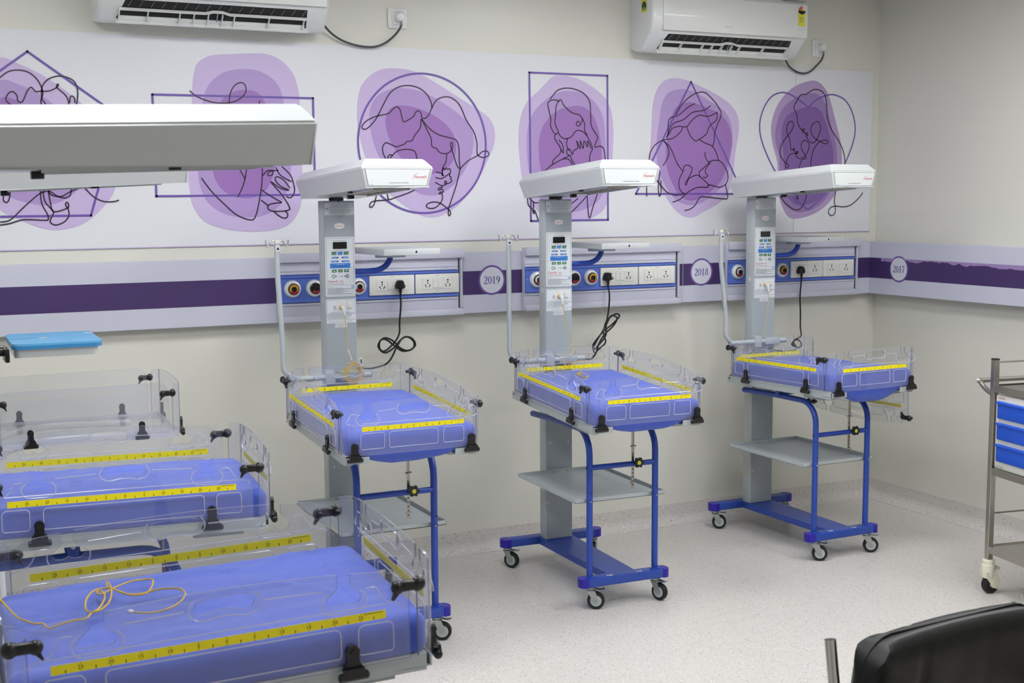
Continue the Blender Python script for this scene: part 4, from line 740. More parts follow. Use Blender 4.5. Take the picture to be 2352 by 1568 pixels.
def panel_mesh():
    def fn():
        b = MB(); yf = -.0022
        f = lambda x, z, o=0: (x, yf-o, z)
        b.prism([f(x, z) for x, z in rrect(-.064, .064, 1.300, 1.546, .007)], (0, -.0018, 0), M['panelw']); yf = -.0042
        ribbon(b, rrect(-.0585, .0585, 1.305, 1.541, .006), .0009, M['txt'], lambda a, z: (a, yf, z), True)
        X, Z = (1, 0, 0), (0, 0, 1)
        def rct(x0, x1, z0, z1, m, r=.002, o=0): b.poly([f(x, z, .0002+o) for x, z in rrect(x0, x1, z0, z1, r, 2)], m)
        b.text("INFANT'S TEMPERATURE", .0046, M['txt'], f(0, 1.5290, .0004), X, Z, 'CENTER')
        b.text('SET TEMPERATURE / TIMER', .0040, M['txt'], f(0, 1.4895, .0004), X, Z, 'CENTER')
        for x, m, s in ((-.026, 'green', 'ALARM'), (0, 'lblue', 'SET'), (.026, 'green', 'TIME')):
            rct(x-.0105, x+.0105, 1.472, 1.4855, M[m]); rct(x+.008, x+.0115, 1.484, 1.4875, M['dark'], .0015, .0002); b.text(s, .0042, M['outwhite'], f(x, 1.476, .0005), X, Z, 'CENTER')
        for zz in (1.461, 1.4455):
            for s_ in (-1, 1):
                w = .036 if zz > 1.45 else .040
                x0, x1 = sorted((s_*.007, s_*w)); rct(x0, x1, zz-.0035, zz+.0035, M['blue3'], .0032); rct(s_*.0095-.0026, s_*.0095+.0026, zz-.0026, zz+.0026, M['dark'], .0024, .0003)
                b.text('SKIN TEMP' if s_ < 0 else 'HIGH TEMP', .0034, M['outwhite'], f(s_*.024, zz-.0012, .0004), X, Z, 'CENTER')
        rct(-.044, .044, 1.417, 1.438, M['lblue']); b.text('HEATER OUTPUT', .0044, M['outwhite'], f(0, 1.4315, .0004), X, Z, 'CENTER')
        for k in range(10): rct(-.032+k*.007-.0018, -.032+k*.007+.0018, 1.4235, 1.4275, M['dark'], .0017, .0003)
        for x in (-.026, .0005, .0265): rct(x-.0105, x+.0105, 1.400, 1.4125, M['green'])
        b.poly([f(-.026-.005, 1.4035, .0004), f(-.026+.005, 1.4035, .0004), f(-.026, 1.409, .0004)], M['outwhite']); b.poly([f(.0265-.005, 1.409, .0004), f(.0265+.005, 1.409, .0004), f(.0265, 1.4035, .0004)], M['outwhite'])
        b.text('MODE', .0046, M['outwhite'], f(.0005, 1.4045, .0004), X, Z, 'CENTER')
        for x, s_ in ((-.030, 1), (.030, -1)):
            b.poly([f(x+.0078*cos(a), 1.384+.0078*sin(a), .0003) for a in [k*pi/10 for k in range(20)]], M['green'])
            b.poly([f(x+.005*cos(a), 1.384+.005*sin(a), .0005) for a in [k*pi/10 for k in range(20)]], M['blob1'] if s_ < 0 else M['outwhite'])
            rct(x+s_*.011-.0025, x+s_*.011+.0025, 1.3815, 1.3865, M['dark'], .0024, .0004)
        rct(-.005, -.001, 1.382, 1.386, M['slotgrey'], .0018); rct(.004, .0085, 1.3818, 1.3862, M['dark'], .002)
        b.text('Operah', .0145, M['red'], f(-.056, 1.359, .0004), X, Z); b.text('lite', .0135, M['pink'], f(-.004, 1.359, .0004), X, Z)
        b.text('INFANT RADIANT WARMER', .0056, M['txt'], f(-.056, 1.3500, .0004), X, Z)
        rct(-.058, .058, 1.3462, 1.3468, M['txt'], .0002)
        b.text('IMPORTANT', .0042, M['txt'], f(-.056, 1.3395, .0004), X, Z)
        b.poly([f(.052+.0055*cos(a), 1.3385+.0055*sin(a), .0004) for a in [k*pi/10 for k in range(20)]], M['blue3']); b.poly([f(.052+.003*cos(a), 1.3385+.003*sin(a), .0006) for a in [k*pi/8 for k in range(16)]], M['outwhite'])
        random.seed(5)
        for k in range(10):
            z = 1.3345-k*.0028; x1 = random.choice((.03, .05, .056, .048, .01)); x = -.056
            while x < x1: w = random.uniform(.003, .008); rct(x, x+w, z, z+.0012, M['txt'], .0001); x += w+.0012
        return b.data('control_panel', smooth=0, recalc=False)
    return cached('ctrl', fn)
def screen_mesh():
    def fn():
        b = MB(); b.prism([(x, -.0042, z) for x, z in rrect(-.030, .030, 1.497, 1.525, .002)], (0, -.0008, 0), M['screen']); return b.data('display_screen', smooth=0)
    return cached('screen', fn)
def lower_panel_mesh():
    def fn():
        b = MB(); b.prism([(x, -.0022, z) for x, z in rrect(-.064, .064, 1.229, 1.289, .003)], (0, -.0016, 0), M['panelw'])
        ribbon(b, rrect(-.060, .060, 1.2325, 1.2855, .003), .0007, M['txt'], lambda a, z: (a, -.0040, z), True)
        ribbon(b, rrect(-.033, -.021, 1.246, 1.262, .0008), .0006, M['txt'], lambda a, z: (a, -.0040, z), True)
        for p in ([(-.027, 1.2475), (-.027, 1.255)], [(-.0315, 1.2555), (-.0225, 1.2555)], [(-.030, 1.248), (-.027, 1.2525), (-.024, 1.248)]): ribbon(b, p, .0011, M['dark'], lambda a, z: (a, -.0041, z))
        b.poly([(-.027+.0017*cos(a), -.0041, 1.2582+.0017*sin(a)) for a in [k*pi/6 for k in range(12)]], M['dark'])
        b.poly([(-.013, -.0041, 1.274), (-.006, -.0041, 1.274), (-.0095, -.0041, 1.281)], M['lemon'])
        b.text('SKIN PROBE', .0034, M['txt'], (-.045, -.0041, 1.2345), (1, 0, 0), (0, 0, 1)); b.text('LOAD MAX', .0034, M['txt'], (.022, -.0041, 1.2345), (1, 0, 0), (0, 0, 1))
        return b.data('socket_panel', smooth=0, recalc=False)
    return cached('lower', fn)
def label_mesh(kind):
    def fn():
        b = MB(); random.seed(11)
        def lines(x0, x1, z0, z1, n, m, y=-.0030):
            for k in range(n):
                z = z1-(k+.5)*(z1-z0)/n; e = x1-random.random()*.3*(x1-x0); x = x0
                while x < e: w = random.uniform(.003, .007); b.poly([(x, y, z-.0007), (x+w, y, z-.0007), (x+w, y, z+.0007), (x, y, z+.0007)], m); x += w+.0011
        if kind == 'warning':
            b.prism([(x, -.0022, z) for x, z in rrect(-.063, .064, 1.635, 1.686, .002)], (0, -.0003, 0), M['panelw'])
            ribbon(b, rrect(-.061, .062, 1.637, 1.684, .0015), .0006, M['txt'], lambda a, z: (a, -.0027, z), True); ribbon(b, [(-.043, 1.637), (-.043, 1.684)], .0006, M['txt'], lambda a, z: (a, -.0027, z))
            b.poly([(-.056, -.0027, 1.660), (-.048, -.0027, 1.660), (-.052, -.0027, 1.667)], M['txt']); b.text('WARNING', .0032, M['txt'], (-.052, -.0027, 1.654), (1, 0, 0), (0, 0, 1), 'CENTER')
            lines(-.039, .059, 1.639, 1.682, 10, M['txt'], -.0028)
        elif kind == 'badge':
            b.prism([(.0245*cos(a)*(1-.12*abs(cos(a))**3), -.0022, 1.591+.0115*sin(a)) for a in [k*pi/14 for k in range(28)]], (0, -.0015, 0), M['outwhite'])
            b.text('Neotech', .0088, M['red'], (0, -.0040, 1.588), (1, 0, 0), (0, 0, 1), 'CENTER')
        else:
            b.prism([(x, -.0022, z) for x, z in rrect(-.063, .0645, 1.190, 1.2265, .001)], (0, -.0003, 0), M['panelw'])
            lines(-.060, .061, 1.207, 1.2245, 4, M['txt'], -.0028); lines(-.055, .050, 1.192, 1.200, 1, M['slotgrey'], -.0028)
            b.poly([(-.063, -.0028, 1.2035), (.0645, -.0028, 1.2035), (.0645, -.0028, 1.2045), (-.063, -.0028, 1.2045)], M['txt'])
            b.prism([(x, -.0022, z) for x, z in rrect(-.028, .024, 1.172, 1.188, .001)], (0, -.0003, 0), M['outwhite'])
            ribbon(b, [(-.024, 1.184), (-.0255, 1.180), (-.024, 1.176)], .002, M['dark'], lambda a, z: (a, -.0028, z)); lines(-.018, .021, 1.174, 1.186, 3, M['txt'], -.0028)
        return b.data('label', smooth=0, recalc=False)
    return cached(('label', kind), fn)
def base_mesh():
    def fn():
        b = MB()
        b.box(-.2165, .2165, .0585, .1165, .098, .133, M['blue'], bev=.002); b.box(-.1765, .1765, -.645, -.587, .098, .133, M['blue'], bev=.002)
        b.loft([[(-.080, .06, .1015), (.080, .06, .1015), (.080, .06, .1315), (-.080, .06, .1315)], [(-.066, -.59, .1015), (.066, -.59, .1015), (.066, -.59, .1315), (-.066, -.59, .1315)]], M['blue'])
        for s in (-1, 1):
            b.prism([(s*.1553+.026*cos(a), -.615+.014*sin(a), .133) for a in [k*pi/10 for k in range(20)]], (0, 0, .0025), M['blue'])
            b.lathe([(.005, 0), (.005, .004), (0, .004)], M['zinc'], (s*.132, -.615, .1355), (0, 0, 1), 6); b.box(s*.07-.013, s*.07+.013, -.628, -.616, .133, .1334, M['outwhite']); b.box(s*.07-.010, s*.07+.004, -.625, -.619, .1334, .1336, M['txt'])
        return b.data('base_frame')
    return cached('base', fn)
def cap_mesh(s, front):
    def fn():
        b = MB(); x = .1765 if front else .2165; y0, y1 = (-.646, -.586) if front else (.0575, .1175); w = .034 if front else .043
        pr = [(x, y0), (x+w*.55, y0), (x+w*.85, y0+.008), (x+w, y0+.022), (x+w, y1-.022), (x+w*.85, y1-.008), (x+w*.55, y1), (x, y1)]
        b.prism([(s*px, py, .097) for px, py in pr], (0, 0, .037), M['bluecap']); return b.data('end_cap', smooth=30)
    return cached(('cap', s, front), fn)
def caster_meshes():
    def fk():
        b = MB(); b.lathe([(.017, 0), (.017, -.004), (.020, -.006), (.020, -.011), (.014, -.014), (.014, -.020), (0, -.020)], M['zinc'], (0, 0, .098), (0, 0, 1), 18)
        for s in (-1, 1): b.prism([(s*.0145, y, z) for y, z in ((-.016, .082), (.018, .082), (.034, .040), (.030, .030), (.018, .028), (.008, .040))], (s*.002, 0, 0), M['zinc'])
        b.box(-.0165, .0165, -.016, .018, .079, .083, M['zinc']); b.cyl((-.019, .022, .0365), (.019, .022, .0365), .004, M['zinc'], 10)
        return b.data('caster')
    def wh():
        b = MB(); b.lathe([(.024, -.0115), (.034, -.0115), (.0365, -.006), (.0365, .006), (.034, .0115), (.024, .0115)], M['rubber'], (0, .022, .0365), (1, 0, 0), 28)
        b.lathe([(0, -.012), (.0235, -.012), (.0245, -.009), (.0245, .009), (.0235, .012), (0, .012)], M['grey'], (0, .022, .0365), (1, 0, 0), 24)
        return b.data('wheel')
    def br():
        b = MB(); b.loft([[(-.010, .018, .084), (.010, .018, .084), (.010, .018, .087), (-.010, .018, .087)], [(-.012, .042, .080), (.012, .042, .080), (.012, .042, .083), (-.012, .042, .083)], [(-.012, .058, .084), (.012, .058, .084), (.012, .058, .087), (-.012, .058, .087)]], M['zinc']); return b.data('brake_lever')
    return cached('ck', fk), cached('cw', wh), cached('cb', br)
def stand_meshes():
    def shelf():
        b = MB(); u, v0, v1 = .2125, .012, .588
        b.box(-u, u, -v1, -v0, .4435, .4465, M['grey'])
        for x0, x1, y0, y1 in ((-u, -u+.002, -v1, -v0), (u-.002, u, -v1, -v0), (-u, u, -v1, -v1+.002), (-u, u, -v0-.002, -v0)): b.box(x0, x1, y0, y1, .4435, .4612, M['grey'])
        for s in (-1, 1): b.sphere((s*.035, -v0-.004, .453), .0045, M['zinc'])
        return b.data('shelf')
    def tube(s):
        b = MB(); pth = [(s*.1553, -.605, .131), (s*.1553, -.605, .40), (s*.1553, -.605, .645)]+[(s*.1553, -.605+.10*(1-cos(radians(a))), .645+.10*sin(radians(a))) for a in range(15, 91, 15)]+[(s*.1553, -.30, .745), (s*.160, -.06, .738)]
        b.tube(pth, .0135, M['blue'], 14)
        for z in (.49, ): b.sphere((s*.1553+.002, -.619, z), .003, M['dark'])
        b.sphere((s*.1553, -.619, .452), .004, M['steel'])
        b.sphere((s*.1553-.013*1, -.605, .593), .006, M['black'], (.6, 1, 1))
        b.box(s*.1553-.012, s*.1553+.012, -.345, -.315, .745, .790, M['blue'], bev=.002)
        b.sphere((s*.1553-.013*abs(1), -.33, .775), .006, M['zinc'], (.4, 1, 1))
        return b.data('side_tube', smooth=50)
    def cross():
        b = MB(); b.cyl((-.1553, -.605, .593), (.1553, -.605, .593), .0112, M['blue'], 14); return b.data('cross_bar', smooth=50)
    def yoke():
        b = MB(); b.box(-.155, .155, -.35, -.31, .748, .756, M['blue'], bev=.001, seg=1); b.box(-.03, .03, -.42, 0, .757, .788, M['grey2'], bev=.003); b.box(-.05, .05, -.08, 0, .72, .80, M['grey2'], bev=.003); return b.data('bed_arm')
    def knob():
        b = MB(); n = 40; r = lambda a: .020+.0032*cos(6*a)
        b.prism([(.064+r(2*pi*k/n)*cos(2*pi*k/n), -.620, .600+r(2*pi*k/n)*sin(2*pi*k/n)) for k in range(n)], (0, -.012, 0), M['black']); b.cyl((.064, -.612, .600), (.064, -.622, .600), .007, M['steel'], 10)
        return b.data('star_knob', smooth=50)
    def kc():
        b = MB(); b.lathe([(.0085, 0), (.0085, .001), (0, .0015)], M['lemon'], (.064, -.632, .600), (0, -1, 0), 20); return b.data('knob_disc')
    def rod():
        b = MB(); b.box(.052, .060, -.590, -.586, .486, .805, M['steel']); b.box(.060, .062, -.592, -.584, .486, .805, M['steel'])
        for k in range(9): b.lathe([(.0028, 0), (.0028, .0006)], M['dark'], (.056, -.5898, .50+k*.0165), (0, -1, 0), 8)
        for z in (.664, .508): b.cyl((.046, -.590, z), (.070, -.590, z), .004, M['steel'], 8)
        return b.data('height_rod')
    def lug():
        b = MB(); b.cyl((-.235, -.034, .972), (.112, -.034, .972), .0125, M['grey'], 14); b.box(-.085, -.045, -.05, .0, .945, 1.0, M['grey'], bev=.003); b.lathe([(.0127, 0), (.0127, .002), (.01, .004), (0, .004)], M['slotgrey'], (.112, -.034, .972), (1, 0, 0), 14)
        b.box(-.02, .07, -.048, -.001, .955, .99, M['grey'], bev=.003); return b.data('support_tube')
    return {k: cached('st_'+k, f) for k, f in dict(shelf=shelf, cross_bar=cross, bed_arm=yoke, star_knob=knob, knob_disc=kc, height_rod=rod, support_tube=lug).items()}, cached('tl', lambda: tube(-1)), cached('tr', lambda: tube(1))
def pole_mesh(lean):
    def fn():
        b = MB(); ut = -.262-lean; zt = 1.528
        pth = [(-.20, -.034, .972), (-.222, -.034, .977)]+[(-.26+.05*(1-sin(radians(a))), -.034, 1.03-.05*cos(radians(a))+.0) for a in (30, 50, 70, 90)]+[(-.26, -.034, 1.12), (ut, -.034, 1.38), (ut, -.034, zt)]
        b.tube(crom(pth, False, 3), .0112, M['grey'], 12)
        b.box(ut-.008, ut+.008, -.0462, -.0450, zt-.034, zt-.012, M['outwhite']); b.prism([(ut-.0055, -.0463, zt-.028), (ut+.0055, -.0463, zt-.028), (ut+.003, -.0463, zt-.018), (ut-.003, -.0463, zt-.018)], (0, -.0004, 0), M['navy'])
        return b.data('drip_pole', smooth=50)
    def hk():
        b = MB(); ut = -.262-lean; zt = 1.528; b.cyl((ut, -.034, zt), (ut, -.034, zt+.010), .0116, M['cream'], 14)
        for s in (-1, 1): b.tube(crom([(ut+s*.008, -.034, zt+.006), (ut+s*.022, -.034, zt+.008), (ut+s*.030, -.034, zt-.004), (ut+s*.036, -.034, zt-.014), (ut+s*.043, -.034, zt-.012), (ut+s*.046, -.034, zt+.002), (ut+s*.046, -.034, zt+.012)], False, 3), .0026, M['chrome'], 8)
        return b.data('bag_hooks', smooth=60)
    return cached(('pole', lean), fn), cached(('hook', lean), hk)
def tray_arm_meshes():
    def arm():
        b = MB(); b.tube(crom([(.06, .02, 1.40), (.12, .02, 1.40), (.17, .02, 1.403), (.205, .02, 1.418), (.225, .02, 1.442), (.230, .02, 1.462)], False, 4), .0125, M['blue'], 12); b.box(.17, .29, -.005, .045, 1.455, 1.470, M['grey'], bev=.002); return b.data('tray_arm', smooth=50)
    def tr():
        b = MB(); mt = Matrix.Translation((.25, 0, 0)) @ Matrix.Rotation(radians(4), 4, 'Z')
        b.box(-.127, .127, -.155, .165, 1.470, 1.496, M['canopy'], bev=.002, mtx=mt)
        b.box(-.118, .118, -.146, .156, 1.4955, 1.4965, M['grey'], mtx=mt)
        b.box(.010, .026, -.1562, -.155, 1.475, 1.492, M['outwhite'], mtx=mt); vs = [mt @ Vector(p) for p in ((.0125, -.1563, 1.478), (.0235, -.1563, 1.478), (.021, -.1563, 1.489), (.015, -.1563, 1.489))]; b.prism(vs, (0, -.0004, 0), M['navy'])
        return b.data('instrument_tray')
    return cached('arm', arm), cached('itray', tr)
def bed_matrix(t, dz, du, dv, yw, ro=0):
    return Matrix.Translation((du, -.43-dv, .85+dz)) @ Matrix.Rotation(yw, 4, 'Z') @ Matrix.Rotation(t, 4, 'X') @ Matrix.Rotation(ro, 4, 'Y') @ Matrix.Translation((0, .43, -.85))
CAST = {}
def warmer(x, y, a, bed, can, label, mlabel, seed, sag=.03, drop_right=False, lean=0, side_tray=True, casters=(20, 60, 200, 300)):
    t = thing('infant_warmer', label, 'infant warmer', (x, y, 0), a, 'infant radiant warmers')
    link('base_frame', base_mesh(), t)
    for s in (-1, 1):
        for fr in (True, False): link('end_cap', cap_mesh(s, fr), t)
    ck, cw, cb = caster_meshes()
    for (u, yy), ang in zip(((-.155, -.615), (.155, -.615), (-.225, .087), (.225, .087)), casters):
        p = link('caster', ck, t, Matrix.Translation((u, yy, 0)) @ Matrix.Rotation(radians(ang), 4, 'Z')); link('wheel', cw, p); link('brake_lever', cb, p)
    link('column', column_mesh(), t)
    cp = link('control_panel', panel_mesh(), t); link('display_screen', screen_mesh(), cp)
    lp = link('socket_panel', lower_panel_mesh(), t)
    def conn():
        b = MB(); b.lathe([(.0085, 0), (.0085, .008), (.006, .010), (0, .010)], M['gasyellow'], (0, -.0038, 1.256), (0, -1, 0), 16); return b.data('probe_socket')
    def rock():
        b = MB(); b.box(.023, .047, -.0065, -.0038, 1.246, 1.276, M['ivory'], bev=.001, seg=1); b.box(.0275, .0425, -.0105, -.0065, 1.251, 1.273, M['ivory'], bev=.0015); return b.data('rocker_switch')
    link('probe_socket', cached('conn', conn), lp); link('rocker_switch', cached('rock', rock), lp)
    link('warning_label', label_mesh('warning'), t); link('maker_badge', label_mesh('badge'), t); link('rating_label', label_mesh('rating'), t)
    cox, coy = (can[3], can[4]) if len(can) > 3 else (0, 0)
    cm = Matrix.Translation((cox, coy, 1.75+can[1])) @ Matrix.Rotation(can[0], 4, 'Z') @ Matrix.Rotation(-can[2], 4, 'X') @ Matrix.Translation((0, 0, -1.75))
    ca = link('canopy', canopy_mesh(), t, cm); link('logo_panel', canopy_label_mesh(), ca); link('heater_grille', canopy_heater_mesh(), ca)
    def neck():
        b = MB(); b.cyl((0, .03, 1.69), (0, .03, 1.706), .030, M['dark'], 20); b.cyl((0, .03, 1.70), (0, .03, 1.73), .022, M['grey2'], 20); return b.data('swivel_neck')
    link('swivel_neck', cached('neck', neck), t)
    st, tl, tr = stand_meshes()
    for k in ('shelf', 'cross_bar', 'bed_arm', 'height_rod', 'support_tube'): link(k, st[k], t)
    kn = link('star_knob', st['star_knob'], t); link('knob_disc', st['knob_disc'], kn, label='yellow knob centre')
    link('side_tube', tl, t); link('side_tube', tr, t)
    pm, hm = pole_mesh(lean); p = link('drip_pole', pm, t); link('bag_hooks', hm, p)
    if side_tray:
        am, im = tray_arm_meshes(); p = link('tray_arm', am, t); link('instrument_tray', im, p)
    BM = bed_matrix(*bed)
    link('bed_tray', tray_mesh(), t, BM)
    add_panels(t, BM, False, drop_right)
    mt = t_matrix(x, y, a) @ BM
    m = link('mattress', mattress_mesh(seed, sag), None, mt); tag(m, mlabel, 'mattress', 'blue sheeted mattresses')
    return t
def t_matrix(x, y, a): return Matrix.Translation((x, y, 0)) @ Matrix.Rotation(a, 4, 'Z')
def add_panels(t, BM, plain, drop_right):
    for kind in ('left', 'right', 'front', 'back'):
        m2 = BM
        if kind == 'right' and drop_right:
            H = Matrix.Translation((.259, 0, .818)); m2 = BM @ H @ Matrix.Rotation(pi, 4, 'Y') @ H.inverted()
        side = kind in ('left', 'right')
        p = link('side_panel' if side else 'end_panel', (side_sheet if side else end_sheet)(kind, plain), t, m2, label='folded-down clear side panel' if m2 is not BM else None)
        if not plain: link('moulded_ridge', ridge_mesh(kind), p); link('ruler_strip', ruler_mesh(kind), p, label='yellow centimetre ruler strip' if side else 'yellow lettered position strip')
        for s in ((-.216, .224) if side else (-.218, .220)): link('hinge_clamp', clamp_mesh((kind, s)), p)
        if side:
            for sv in (-1, 1): link('corner_latch', latch_mesh(-1 if kind == 'left' else 1, sv), p)

POSE = {'2': (2.7817, 5.0898, -.0472), '3': (4.0399, 5.2210, -.0029), '1': (1.7292, 5.0473, -.0087), 'A': (.0698, 2.4405, 1.5255), 'B': (.1274, 3.7285, 1.4845)}
warmer(*POSE['1'], (.0469, .0094, -.0455, .0787, -.0166), (.0578, .0032, .0587), 'infant radiant warmer in front of the leftmost bedhead panel, under the round-outlined mural', 'blue sheeted mattress on the warmer under the round-outlined mural', 1, .035, lean=.011, casters=(240, 245, 220, 150))
warmer(*POSE['2'], (.0523, .0039, -.0148, -.0079, .0103), (.0663, .0016, .0716), 'infant radiant warmer standing between the 2019 and 2018 badges', 'blue sheeted mattress on the warmer between the 2019 and 2018 badges', 2, .035, casters=(238, 204, 218, 150))
warmer(*POSE['3'], (-.0191, -.0133, .0263, -.0715, .0211), (.0884, -.0039, .0669), 'infant radiant warmer nearest the room corner, one side panel folded down', 'blue sheeted mattress on the warmer nearest the room corner', 3, .055, drop_right=True, lean=.03, casters=(235, 237, 236, 160))
warmer(*POSE['A'], (-.0282, .0211, 0, 0, 0, -.0327), (.0185, .045, .028, -.036, -.07), 'nearest infant radiant warmer at lower left, its big canopy crossing the frame', 'creased blue sheeted mattress on the nearest warmer at lower left', 4, .02, side_tray=False)
warmer(*POSE['B'], (.0067, .0047, 0, 0, 0, -.0081), (.0785, .019, .047, -.016, -.073), 'infant radiant warmer directly behind the nearest one at left', 'blue sheeted mattress on the second warmer from the bottom left', 5, .02, side_tray=False)

# ---------------------------------------------------------------- clear cot without mattress, far left
cot = thing('clear_cot', 'empty clear-walled cot without a mattress, behind the two blue-sheeted warmers at left', 'cot', (.25, 4.85, 0), 1.553)
KS = Matrix.Translation((0, 0, .875)) @ Matrix.Diagonal((.85, .85, .98, 1)) @ Matrix.Translation((0, 0, -.83))
add_panels(cot, KS, True, False)
def cot_tray():
    b = MB(); b.box(-.245, .245, -.84, -.08, .822, .828, M['clear'])
    for s in (-1, 1): b.box(s*.245-.004, s*.245+.004, -.84, -.08, .806, .834, M['ridge'])
    b.box(-.245, .245, -.844, -.838, .806, .834, M['ridge']); b.box(-.245, .245, -.082, -.076, .806, .834, M['ridge']); return b.data('clear_tray')
link('clear_tray', cot_tray(), cot, KS)
b = MB()
for s in (-1, 1):
    b.tube(crom([(s*.15, -.10, .05), (s*.15, -.10, .60), (s*.15, -.14, .84), (s*.15, -.60, .855)], False, 5), .013, M['white'], 10); b.cyl((s*.15, -.02, .07), (s*.15, -.60, .07), .016, M['white'], 10)
b.cyl((-.15, -.10, .07), (.15, -.10, .07), .013, M['white'], 10)
b.build('frame', cot)
for u, v in ((-.15, -.04), (.15, -.04), (-.15, -.58), (.15, -.58)):
    b = MB(); b.lathe([(.0, -.012), (.028, -.012), (.031, 0), (.028, .012), (0, .012)], M['rubber'], (u, v, .031), (1, 0, 0), 20); b.box(u-.017, u+.017, v-.01, v+.01, .03, .062, M['zinc'], bev=.003); b.build('caster', cot)

# sky-blue flat lamp head on an arm above the cot
lh = thing('examination_lamp', 'sky-blue flat rectangular head on a black arm, cut off at the left edge', 'lamp', (.05, 4.77, 0))
IL = Matrix.Translation((-.05, -4.77, .018))
b = MB(); mt = Matrix.Translation((.563, 4.80, 0)) @ Matrix.Rotation(radians(-1.5), 4, 'Z')
def rr(z0, z1, m, x0=-.148, x1=.148, y0=-.19, y1=.19, r=.03):
    b.prism([mt @ Vector((x, y, z0)) for x, y in rrect(x0, x1, y0, y1, r, 5)], (0, 0, z1-z0), m)
rr(1.180, 1.192, M['sky2']); rr(1.192, 1.199, M['sky']); b.build('lamp_head', lh, IL)
b = MB(); b.prism([mt @ Vector((x, y, 1.1992)) for x, y in ((-.148, .002), (-.148, -.004), (-.045, -.004), (-.045, .002))], (0, 0, .0004), M['sky2'])
b.prism([mt @ Vector((x, y, 1.1992)) for x, y in ((-.045, .008), (-.045, -.012), (-.018, -.012), (-.018, .008))], (0, 0, .0005), M['outwhite']); b.prism([mt @ Vector((x, y, 1.1997)) for x, y in ((-.026, .004), (-.026, -.008), (-.019, -.008), (-.019, .004))], (0, 0, .0004), M['gasyellow'])
b.prism([mt @ Vector((x, y, 1.1992)) for x, y in ((.120, .110), (.120, .095), (.145, .095), (.145, .110))], (0, 0, .0005), M['outwhite']); b.build('label', lh, IL)
b = MB(); b.prism([mt @ Vector((x, y, 1.150)) for x, y in rrect(-.140, .135, -.175, .175, .02)], (0, 0, .03), M['white']); b.build('housing', lh, IL)
b = MB(); b.box(.385, .400, 4.60, 4.70, 1.140, 1.185, M['black'], bev=.003); b.tube([(.05, 4.64, 1.165), (.30, 4.645, 1.167), (.39, 4.65, 1.17)], .012, M['black'], 10); b.tube([(.05, 4.66, 1.182), (.39, 4.67, 1.187)], .006, M['chrome'], 8); b.build('arm', lh, IL)
b = MB(); b.cyl((.05, 4.65, .03), (.05, 4.65, 1.25), .016, M['chrome'], 14); b.lathe([(.16, 0), (.16, .02), (.03, .05), (0, .05)], M['black'], (.05, 4.65, 0), (0, 0, 1), 24); b.build('stand', lh, IL)

# ---------------------------------------------------------------- cords and sensor cables
def cordthing(name, label, pts, r, m, plug=None, extra=None, cat='cable', smooth=4):
    o0 = Vector(pts[0]); t = thing(name, label, cat, o0); I = Matrix.Translation(-o0)
    b = MB(); b.tube(crom(pts, False, smooth), r, m, 7); b.build('cord', t, I)
    if plug: plug(t, I)
    if extra: extra(t, I)
    return t
def plug3(x, z):
    def f(t, I):
        b = MB(); y = 5.412
        pr = [(-.010, .020), (.010, .020), (.017, .014), (.024, -.008), (.021, -.018), (.008, -.022), (-.008, -.022), (-.021, -.018), (-.024, -.008), (-.017, .014)]
        b.loft([[(x+p*.95, y-.002, z+q*.95) for p, q in pr], [(x+p, y-.012, z+q) for p, q in pr], [(x+p*.9, y-.028, z+q*.9) for p, q in pr], [(x+p*.55, y-.036, z+q*.55) for p, q in pr]], M['black'])
        b.tube([(x, y-.022, z-.012), (x, y-.022, z-.030), (x, y-.022, z-.052)], .006, M['black'], 10, rs=[.009, .0065, .0045]); b.build('plug', t, I)
    return f
random.seed(4)
def bulge(pts, y0, amp):
    out = []
    for i, (x, y, z) in enumerate(pts):
        k = i/(len(pts)-1); out.append((x, y0+amp*sin(i*1.7)*min(1, 4*k)*min(1, 4*(1-k)), z))
    return out
c1 = [(2.124, 1.262), (2.12, 1.226), (2.113, 1.147), (2.11, 1.098), (2.086, 1.06), (2.041, 1.021), (2.017, 1.034), (2.015, 1.07), (2.042, 1.074), (2.084, 1.046), (2.125, 1.016), (2.168, 1.025), (2.179, 1.055), (2.154, 1.078), (2.116, 1.068), (2.073, 1.031), (2.037, 1.013), (2.011, 1.045), (2.032, 1.081), (2.074, 1.067), (2.119, 1.028), (2.157, 1.016), (2.183, 1.041), (2.169, 1.073), (2.133, 1.077), (2.098, 1.039), (2.079, 1.007), (2.061, .976), (2.034, .958), (1.967, .947), (1.90, .955)]
pts = [(2.130, 5.39, 1.262)]+bulge([(x, 5.36, z) for x, z in c1[1:-1]], 5.36, .012)+[(1.86, 5.25, .97), (1.75, 5.115, .975)]
cordthing('power_cord', 'black power cord tied in a loose bow behind the leftmost standing warmer', pts, .0042, M['blackcord'], plug3(2.131, 1.315))
c2 = [(3.212, 1.221), (3.207, 1.147), (3.193, 1.083), (3.188, 1.03), (3.158, .989), (3.129, .963), (3.114, .987), (3.143, 1.022), (3.188, 1.051), (3.237, 1.087), (3.262, 1.123), (3.242, 1.132), (3.202, 1.098), (3.178, 1.041), (3.183, .998), (3.158, .967), (3.134, .947), (3.119, .98), (3.153, 1.032), (3.2, 1.083), (3.225, 1.124), (3.249, 1.113), (3.232, 1.075), (3.188, 1.034), (3.153, .993), (3.138, .958), (3.124, .931), (3.094, .918), (3.02, .92)]
pts = [(3.222, 5.39, 1.262)]+bulge([(x, 5.36, z) for x, z in c2[:-1]], 5.36, .012)+[(2.95, 5.28, .945), (2.82, 5.16, .96)]
cordthing('power_cord', 'black power cord tied in a long drooping bundle behind the middle warmer', pts, .0042, M['blackcord'], plug3(3.222, 1.315))
